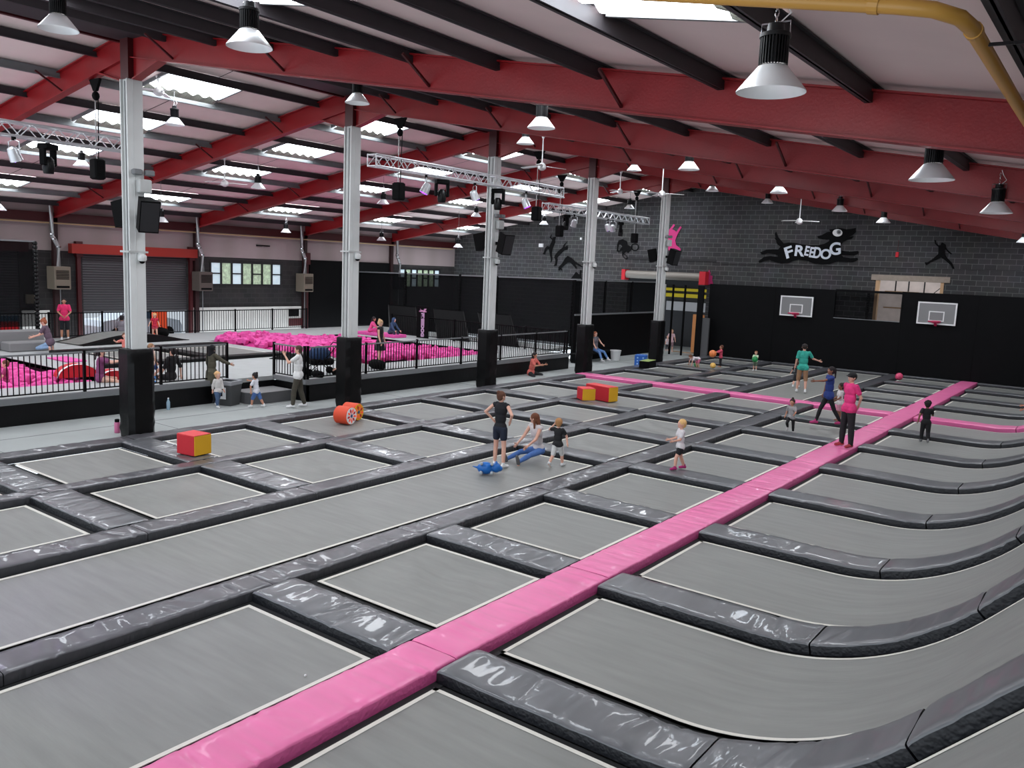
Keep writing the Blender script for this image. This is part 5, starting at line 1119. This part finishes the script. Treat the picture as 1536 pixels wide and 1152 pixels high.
# walkway people
p = g_(447, 611); person('man in a white shirt and olive trousers, hand at his face', PE, p, mixd(LEFT, tocam(p), .1), 1.66, arms=((0, 8, 14, 4), (55, 12, 150, -18)), legs=((-8, 3, -16), (14, 3, 4)), shirt=((228, 228, 226), .6, 'loose'), bottom=((70, 66, 56), 1.9, 'baggy'), shoes=(232, 232, 232), hair=((74, 50, 40), 'short'))
p = g_(385, 611); person('small dark-haired child in a white shirt and blue shorts reaching to the left', PE, p, mixd(LEFT, away(p), .2), .94, arms=((78, 12, 92, 10), (20, 25, -10, 10)), legs=((-24, 4, -30), (26, 4, 8)), lean=8, child=.95, skin='tan', shirt=((224, 224, 232), .7, 'loose'), bottom=((72, 104, 160), .95, 'x'), shoes=(226, 226, 226), hair=((34, 28, 30), 'bun'))
p = g_(327, 611); person('small curly blond child in a pale shirt and blue jeans walking beside the bin', PE, p, mixd(RIGHT, tocam(p), .5), .94, arms=((-20, 8, 0, 5), (10, 8, 24, 5)), legs=((18, 3, 2), (-20, 3, -34)), child=1, shirt=((212, 208, 204), 1.6, 'loose'), bottom=((70, 92, 124), 1.85, 'x'), shoes=(228, 228, 228), hair=((222, 176, 124), 'curly'))
p = g_(318, 604); person('woman in an olive coat and black headscarf reaching to the right beside the bin', PE, p, mixd(RIGHT, away(p), .5), 1.56, arms=((45, 25, 68, 10), (5, 12, 20, 5)), skin='tan', shirt=((84, 80, 66), 1.85, 'coat'), bottom=((24, 24, 28), 1.95, 'x'), shoes=(40, 40, 42), hair=((22, 22, 26), 'hood'))
p = g_(796, 563); person('person in a coral shirt sitting cross-legged against the platform holding a phone', PE, p, mixd(RIGHT, tocam(p), .35), 1.6, arms=((40, 10, 100, -10), (40, 10, 100, -10)), legs=((78, 38, -28), (78, 38, -28)), lean=12, skin='tan', shirt=((216, 110, 100), .8, 'loose'), bottom=((26, 26, 30), 1.9, 'baggy'), shoes=(150, 150, 156), hair=((38, 30, 30), 'long'), ground='seat')
p = Vector((-19.35, 32.2, .42)); person('woman in a grey vest and blue jeans sitting on the bench', PE, (p.x, p.y, .42), mixd(RIGHT, tocam(p), .5), 1.62, arms=((25, 16, 50, 10), (30, 20, 70, -20)), legs=((80, 10, 30), (82, 8, 38)), lean=-6, shirt=((104, 100, 108), 0, 'vest'), bottom=((92, 130, 184), 1.95, 'tight'), shoes=(210, 210, 212), hair=((150, 86, 58), 'long'), ground='seat')
PB = Vector((p.x, p.y, .42))
p2 = PB+Vector((-.05, -.48, .0)); person('baby with bare arms sitting beside the woman on the bench', PE, (p2.x, p2.y, .44), tocam(p2), .72, arms=((50, 20, 80, -10), (40, 20, 60, 0)), legs=((80, 18, 40), (80, 18, 40)), child=1.2, skin='fair', shirt=((220, 160, 160), .5, 'loose'), bottom=((200, 150, 150), .9, 'x'), hair=((176, 120, 90), 'short'), ground='seat')
p = onY(YB+.2, 1006, 531); person('child in a pale pink shirt standing in the back doorway', PE, (p.x, YB+.15, 0), tocam(p), 1.15, child=.7, shirt=((226, 190, 196), .6, 'loose'), bottom=((150, 120, 130), .9, 'x'), hair=((206, 160, 120), 'long'), arms=((10, 20, 30, 10), (10, 20, 30, 10)))
p = onY(YB+.2, 1000, 531); person('small toddler in the back doorway beside the taller child', PE, (p.x-.12, YB+.45, 0), tocam(p), .8, child=1.1, shirt=((206, 196, 200), .6, 'loose'), bottom=((60, 60, 66), 1.5, 'x'), hair=((150, 110, 84), 'short'))
# platform people
p = g_(97, 507, ZP); p = Vector((-32.1, 15.0, ZP)); person('man in a pink shirt and black shorts standing by the shutter railing', PE, p, tocam(p), 1.52, arms=((18, 14, 35, -38), (18, 14, 35, -38)), skin='tan', shirt=((232, 50, 110), .75, 'loose'), bottom=((24, 26, 32), .95, 'baggy'), shoes=(226, 226, 226), hair=((34, 28, 28), 'short'))
p = g_(76, 529, ZP); person('woman in a purple-grey shirt kneeling by the near foam pit', PE, p, mixd(LEFT, tocam(p), .2), 1.62, arms=((28, 10, 70, -10), (28, 10, 70, -10)), legs=((66, 8, -96), (66, 8, -96)), lean=16, nod=20, shirt=((96, 78, 92), .6, 'loose'), bottom=((130, 158, 190), 1.9, 'tight'), hair=((150, 84, 56), 'bun'))
p = g_(150, 573, ZP); person('person in a purple shirt sitting at the pit edge reaching out to the right', PE, p, mixd(RIGHT, away(p), .3), 1.58, arms=((74, 10, 100, 5), (70, 6, 96, 0)), legs=((85, 12, 60), (88, 14, -40)), lean=4, shirt=((124, 62, 104), .6, 'loose'), bottom=((210, 168, 150), .4, 'x'), hair=((40, 30, 32), 'pony'), ground='seat')
p = g_(183, 552, ZP+.0); p = Vector((-24.2, 13.05, ZP)); person('toddler with brown hair partly hidden behind the first column', PE, p, tocam(p), .95, child=1, arms=((60, 60, 110, 20), (20, 10, 30, 0)), shirt=((210, 120, 110), .6, 'loose'), bottom=((120, 120, 126), 1, 'x'), hair=((110, 70, 50), 'short'))
p = g_(228, 573, ZP); person('child with bare legs and a blue sock partly hidden by the first column', PE, p, RIGHT, 1.0, child=.8, arms=((10, 10, 20, 0), (10, 10, 20, 0)), legs=((10, 4, 0), (40, 10, -40)), shirt=((226, 196, 176), .5, 'loose'), bottom=((60, 92, 150), .6, 'x'), shoes=(90, 140, 200), hair=((150, 110, 80), 'short'))
p = g_(256, 570, ZP); person('woman with long dark hair in black clothes sitting on the platform behind the railing', PE, p, mixd(LEFT, away(p), .25), 1.6, arms=((-20, 14, -4, 0), (18, 10, 30, 0)), legs=((86, 14, 62), (88, 8, 50)), lean=-6, shirt=((24, 22, 26), 1.0, 'loose'), bottom=((22, 22, 26), 1.95, 'x'), hair=((34, 24, 26), 'pony'), ground='seat')
p = g_(182, 505, ZP); person('person in a grey shirt sitting with their back turned at the far railing', PE, Vector((-32.3, 17.3, ZP)), away(p), 1.55, arms=((20, 12, 40, 0), (20, 12, 40, 0)), legs=((86, 14, 60), (86, 14, 60)), shirt=((134, 128, 136), .8, 'loose'), bottom=((70, 72, 84), 1.9, 'x'), hair=((34, 28, 30), 'short'), ground='seat')
p = Vector((-31.7, 18.35, ZP)); person('small blond child in a red top standing by the far railing', PE, p, tocam(p), .95, child=1, arms=((0, 30, 30, 20), (0, 20, 30, 10)), legs=((0, 6, -4), (12, 6, 0)), shirt=((196, 40, 66), .4, 'loose'), bottom=((200, 70, 90), .3, 'x'), shoes=(220, 200, 190), hair=((222, 168, 110), 'curly'))
p = g_(570, 553, ZP); p = Vector((-19.75, 19.25, ZP)); person('woman with a blonde bun in a black dress standing by the far foam pit', PE, p, mixd(RIGHT, tocam(p), .2), 1.5, arms=((6, 8, 16, 0), (6, 8, 20, 0)), legs=((4, 3, 0), (-6, 3, -8)), nod=22, shirt=((26, 24, 28), 0, 'dress'), shoes=(60, 60, 64), hair=((206, 166, 124), 'bun'))
p = Vector((-27.45, 27.4, ZP+.14)); person('child in a blue hooded top sitting on the ledge behind the foam pit', PE, p, mixd(RIGHT, tocam(p), .4), 1.35, arms=((30, 10, 50, 0), (30, 10, 50, 0)), legs=((100, 8, 10), (100, 8, 20)), lean=20, child=.4, shirt=((50, 72, 104), 1.9, 'loose'), bottom=((44, 52, 68), 1.9, 'x'), shoes=(210, 190, 196), hair=((48, 74, 110), 'hood'), ground='seat')
p = Vector((-28.7, 27.3, ZP+.14)); person('child in pink clothes sitting on the pink mat behind the foam pit', PE, p, RIGHT, 1.25, arms=((30, 10, 60, 0), (30, 10, 60, 0)), legs=((105, 8, 0), (105, 8, 10)), lean=20, child=.5, skin='tan', shirt=((232, 90, 150), 1.2, 'loose'), bottom=((214, 70, 140), 1.8, 'x'), hair=((40, 28, 30), 'long'), ground='seat')
p = g_(64, 572, .2); person('child with brown hair waist-deep in the near foam pit', PE, (-22.9, 9.2, .05), mixd(LEFT, tocam(p), .3), 1.05, child=.8, arms=((20, 20, 40, 0), (20, 20, 40, 0)), shirt=((150, 50, 96), .6, 'loose'), bottom=((60, 50, 56), .8, 'x'), hair=((104, 62, 44), 'short'))
p = g_(520, 568, ZP); person('small child in a pale flowered top crouching behind the second column', PE, p, LEFT, .95, child=1, arms=((30, 10, 60, 0), (30, 10, 60, 0)), legs=((100, 12, -20), (100, 12, -20)), lean=25, shirt=((216, 180, 184), .6, 'loose'), bottom=((220, 196, 200), .8, 'x'), hair=((140, 96, 70), 'short'))
# person at right edge leaning on the pink curved divider
p = Vector((-1.72, 27.2, .36)); person('child in dark clothes crawling on the pink curved divider at the right edge', PE, p, (-1, 0), 1.1, child=.7, skin='tan', arms=((80, 6, 70, 0), (60, 6, 60, 0)), legs=((70, 6, -70), (60, 6, -60)), lean=70, shirt=((32, 36, 52), .9, 'loose'), bottom=((30, 32, 44), 1.8, 'x'), hair=((60, 40, 34), 'short'))

# ================================================================ PROPS
def softblock(pt, sx, sy, sz, rz, m_top, m_side, m_end, lb, name='foam_block'):
    t = thing(name, lb, 'soft block', pt, rz)
    MB().bbox(-sx/2, sx/2, -sy/2, sy/2, .004, sz, .015).build('block_core', m_side, t)
    MB().bbox(-sx/2+.005, sx/2-.005, -sy/2+.005, sy/2-.005, sz-.01, sz+.008, .008).build('top_cover', m_top, t)
    MB().bbox(sx/2-.01, sx/2+.008, -sy/2+.005, sy/2-.005, .01, sz-.004, .008).build('end_cover', m_end, t)
    return t
q = g_(290, 678, .12); softblock((-14.55, 9.2, .12), .5, .42, .40, R(8), coral_m, redf_m, yel_m, 'red and yellow foam block on the pad in front of the first column')
q = g_(884, 605); softblock((-13.2, 21.55, .12), .5, .42, .36, R(-38), coral_m, redf_m, yel_m, 'smaller red and yellow foam block, front one of the pair')
q = g_(905, 598); softblock((-13.25, 22.55, .004), 1.0, .42, .46, R(-12), coral_m, redf_m, yel_m, 'larger red wedge-topped foam block with a yellow end, back one of the pair')
softblock((-16.15, 31.1, .12), .42, .9, .3, R(8), mat('lime_foam', (150, 170, 96), .7), blackm_m, blackm_m, 'black foam block with a lime top beside the fifth column')
# flowered cylinder pair
for (px, py, dx, lb) in ((517, 636, 0, 'short orange drum with a white patterned end, front of the pair'), (528, 630, .0, 'short orange drum with a yellow patterned end, back of the pair')):
    q = g_(px, py); t = thing('foam_drum', lb, 'soft drum', (q.x, q.y, .225), R(12), 'orange foam drums'); T = Matrix.Rotation(PI/2, 4, 'Y')
    MB().lathe([(.20, -.2), (.22, -.18), (.22, .18), (.20, .2)], 28, T=T).build('drum_body', mat('drum_orange', (226, 78, 44), .6) if 'drum_orange' not in MATS else MATS['drum_orange'], t, smooth=True)
    MB().lathe([(.205, .196), (.205, .206)], 28, T=T).build('end_disc', wht_m if dx == 0 and px == 517 else MATS['yellow_foam'], t); ed_ = [c_ for c_ in bpy.data.objects if c_.parent == t and c_.name.startswith('end')][0]
    for k in range(9):
        a = 2*PI*k/9; b = MB(); b.prism([T @ Vector(v) for v in ((.05*math.cos(a), .05*math.sin(a), .207), (.13*math.cos(a-.25), .13*math.sin(a-.25), .207), (.19*math.cos(a), .19*math.sin(a), .207), (.13*math.cos(a+.25), .13*math.sin(a+.25), .207))], (.004, 0, 0)); b.build('petal', redf_m if k % 2 else MATS['orange_plastic'], ed_)
    MB().lathe([(.045, .206), (.03, .214)], 14, T=T).build('flower_centre', mat('flower_blue', (30, 80, 130), .6) if 'flower_blue' not in MATS else MATS['flower_blue'], ed_)
# blue dice
t = thing('play_dice', 'large blue soft dice with pale dots on the walkway beside the fifth column', 'dice', (-16.75+.0-.35, 32.3, 0), R(20)); s = .25
MB().bbox(-s, s, -s, s, 0, 2*s, .03).build('dice_body', dice_m, t)
b = MB(); dots_m = mat('dice_dot', (150, 190, 230), .6)
for (x, z) in ((-.12, .12), (.12, .12), (-.12, .38), (.12, .38), (-.12, .25), (.12, .25)): b.tube([(x, -s-.004, z), (x, -s+.01, z)], .035, 10); b.tube([(s-.01, x, z), (s+.004, x, z)], .035, 10)
for (x, y) in ((-.12, -.12), (.12, .12), (0, 0)): b.tube([(x, y, 2*s-.01), (x, y, 2*s+.004)], .035, 10)
b.build('dots', dots_m, t)
# blue inflatable hopper lying on its side
q = g_(728, 711); t = thing('inflatable_animal', 'blue inflatable bouncy animal lying on its side on the runway', 'toy', (q.x, q.y, .12), R(37)); t.scale = (.82, .82, .82)
b = MB(); b.ball((0, 0, 0), .15, 18, (1.35, 1, 1)); b.ball((.25, 0, .02), .12, 14, (1, 1, 1)); b.ball((.34, 0, .0), .07, 10); capsule(b, (-.17, 0, 0), (-.30, 0, .03), .03, .015)
for s_ in (-1, 1): b.ball((.25, s_*.05, .12), .04, 8, (1, .6, 1.4))
remeshed(b, .014, 3).build('inflated_body', blue_m, t, smooth='full', fix=False)
for (x, z) in ((-.1, -.08), (.15, -.08), (-.1, .12), (.15, .12)): b = MB(); capsule(b, (x, -.09, z), (x, -.19, z*1.2 if z > 0 else z), .042, .04); remeshed(b, .012, 2).build('foot', mat('hoof_grey', (170, 176, 180), .5) if 'hoof_grey' not in MATS else MATS['hoof_grey'], t, smooth='full', fix=False)
# waste bin
q = g_(345, 606); t = thing('waste_bin', 'grey square waste bin with a bag rim and a white poster on it', 'bin', (-19.45, 13.35, 0), R(20))
b = MB(); n = 4; vs = [(-.2, -.2, 0), (.2, -.2, 0), (.2, .2, 0), (-.2, .2, 0), (-.25, -.25, .62), (.25, -.25, .62), (.25, .25, .62), (-.25, .25, .62)]
b.add(vs, [(3, 2, 1, 0), (0, 1, 5, 4), (1, 2, 6, 5), (2, 3, 7, 6), (3, 0, 4, 7)]); b.build('bin_body', bins_m, t)
b = MB(); b.lathe([(.355, .0), (.365, .02), (.365, .1), (.34, .12), (.30, .1)], 4, (0, 0, .56), Matrix.Rotation(PI/4, 4, 'Z'), cap=False); b.build('bag_rim', mat('bag_grey', (150, 152, 156), .4), t)
b = MB(); b.quad((-.2, -.232, .18), (.08, -.232, .18), (.09, -.246, .5), (-.2, -.246, .5)); b.build('poster', paper_m, t, fix=False)
b = MB(); b.box(-.1, -.02, -.25, -.247, .26, .4); b.box(-.12, .02, -.252, -.249, .43, .45); b.build('poster_mark', blackm_m, t); MB().tube([(-.1, -.28, .66), (-.1, -.33, .74), (.05, -.33, .76), (.05, -.28, .68)], .008, 6).build('bag_tie', blackm_m, t)
# bench, bucket, basket
t = thing('bench', 'low black bench against the padded wall by the fourth column', 'bench', (-19.4, 32.0, 0), R(90))
MB().bbox(-1.6, 1.6, -.25, .25, .34, .42, .02).build('seat', blackm_m, t)
for x in (-1.4, 1.4): MB().bbox(x-.05, x+.05, -.2, .2, 0, .34, .01).build('leg', fence_m, t)
t = thing('bucket', 'white plastic bucket on the floor beside the bench', 'bucket', (-18.95, 33.3, 0)); MB().lathe([(.19, 0), (.24, .42), (.26, .44), (.26, .47), (.23, .47), (.18, .03)], 20, cap=False).build('bucket_body', wht_m, t, smooth=True); MB().tube([(.25*math.cos(a), .25*math.sin(a), .43-.12*math.sin(a)) for a in [PI*i/10 for i in range(11)]], .008, 6).build('handle', rail_m, t)
t = thing('basket', 'pale pink basket on the floor left of the fourth column', 'basket', (-19.35, 28.9, 0)); MB().lathe([(.17, 0), (.24, .34), (.26, .35), (.23, .35), (.16, .03)], 16, cap=False).build('basket_body', mat('basket_pink', (196, 130, 150), .6), t, smooth=True); MB().tube([(.25*math.cos(a), 0, .34+.16*math.sin(a)) for a in [PI*i/10 for i in range(11)]], .01, 6).build('handle', MATS['basket_pink'], t)
# bottles
t = thing('water_bottle', 'clear blue water bottle standing against the black platform base', 'bottle', (-19.72, 11.75, 0)); MB().lathe([(.04, 0), (.045, .02), (.045, .2), (.02, .26), (.018, .29)], 14).build('bottle_body', mat('bottle_blue', (150, 178, 196), .2), t, smooth=True); MB().lathe([(.02, .285), (.02, .31)], 12).build('cap', wht_m, t)
t = thing('water_bottle', 'pink bottle with a dark cap standing on the walkway left of the first column', 'bottle', tuple(g_(176, 649))); MB().lathe([(.055, 0), (.06, .01), (.06, .23), (.055, .24)], 16).build('bottle_body', mat('bottle_pink', (204, 110, 150), .4), t, smooth=True); MB().lathe([(.05, .24), (.05, .30), (.03, .31)], 14).build('cap', blackm_m, t)
# pram, bags
q = g_(487, 570, ZP); t = thing('pram', 'dark blue folding pram parked behind the railing by the second column', 'pram', (-19.3, 16.35, ZP), R(70)); navy = mat('navy_fabric', (30, 56, 92), .8)
b = MB(); b.ball((0, 0, .62), .34, 14, (1, .7, .75)); remeshed(b, .03, 1).build('hood', navy, t, smooth='full', fix=False); MB().bbox(-.3, .4, -.2, .2, .3, .5, .05).build('seat', blackm_m, t)
b = MB()
for s_ in (-1, 1): b.tube([(-.4, s_*.22, .1), (.2, s_*.22, .6), (.5, s_*.22, .95)], .014, 6); b.tube([(.4, s_*.22, .1), (-.1, s_*.22, .5)], .014, 6)
b.tube([(.5, -.22, .95), (.5, .22, .95)], .018, 6); b.build('frame', fence_m, t)
for x in (-.4, .4):
    for s_ in (-.24, .24): MB().tube([(x, s_-.02, .11), (x, s_+.02, .11)], .11, 14).build('wheel', blackm_m, t)
def bag(loc, sx, m, lb):
    t = thing('bag', lb, 'bag', loc); b = MB(); b.ball((0, 0, sx*.5), sx, 12, (1, .7, .55)); b.ball((sx*.5, .05, sx*.4), sx*.6, 10); remeshed(b, .03, 2).build('bag_body', m, t, smooth='full', fix=False); MB().tube([(-sx*.4, 0, sx*.8), (-sx*.2, 0, sx*1.25), (sx*.2, 0, sx*1.25), (sx*.4, 0, sx*.8)], .014, 6).build('strap', fence_m, t)
bag((-19.4, 18.75, ZP), .3, blackm_m, 'black bag on the platform at the feet of the woman in the black dress')
bag((-18.95, 15.95, ZP), .2, blackm_m, 'black bag beside the pram on the platform'); bag((-32.2, 18.9, ZP), .34, blackm_m, 'black bag behind the small child in the red top')
o = MB().bbox(-26.9, -25.6, 12.0, 12.6, ZP, ZP+.04, .01).build('pink_mat', foam_m, loc=(-26.2, 12.3, ZP)); tag(o, 'small bright pink item on the floor beside the kneeling woman', 'mat')
tag(MB().ball((0, 0, 0), .013, 8).build('white_speck', wht_m), 'tiny white speck lying on the nearest bed', 'litter').location = tuple(g_(458, 1013, .01))

# ================================================================ LIGHT
w = bpy.data.worlds.new('world'); bpy.context.scene.world = w; w.use_nodes = True
w.node_tree.nodes['Background'].inputs['Color'].default_value = (.82, .91, 1, 1); w.node_tree.nodes['Background'].inputs['Strength'].default_value = 1.8
def area(name, loc, rot, sx, sy, energy, color=(1, 1, 1)):
    l = bpy.data.lights.new(name, 'AREA'); l.shape = 'RECTANGLE'; l.size = sx; l.size_y = sy; l.energy = energy; l.color = color
    o = bpy.data.objects.new(name, l); C.objects.link(o); o.location = loc; o.rotation_euler = rot; return o
sc = bpy.context.scene
def spot(loc, tgt, energy, color, ang):
    l = bpy.data.lights.new('stage_spot', 'SPOT'); l.energy = energy; l.color = color; l.spot_size = R(ang); l.spot_blend = .8; l.shadow_soft_size = .1
    o = bpy.data.objects.new('stage_spot', l); C.objects.link(o); o.location = loc; o.rotation_euler = (Vector(tgt)-Vector(loc)).to_track_quat('-Z', 'Y').to_euler()
spot((-18.7, 5.2, 6.1), (-8.6, 4.6, 0), 420, (.45, .15, 1), 16); spot((-18.7, 7.8, 5.9), (-12.5, 5.2, 0), 120, (.5, .2, 1), 20)
sc.view_settings.view_transform = 'Standard'; sc.view_settings.look = 'None'; sc.view_settings.exposure = .1; sc.view_settings.gamma = 1
sc.cycles.use_denoising = True; sc.cycles.max_bounces = 6; sc.cycles.diffuse_bounces = 3; sc.cycles.glossy_bounces = 3; sc.cycles.transparent_max_bounces = 8; sc.cycles.sample_clamp_indirect = 6
for o in bpy.data.objects:
    if 'localbuild' in o: del o['localbuild']
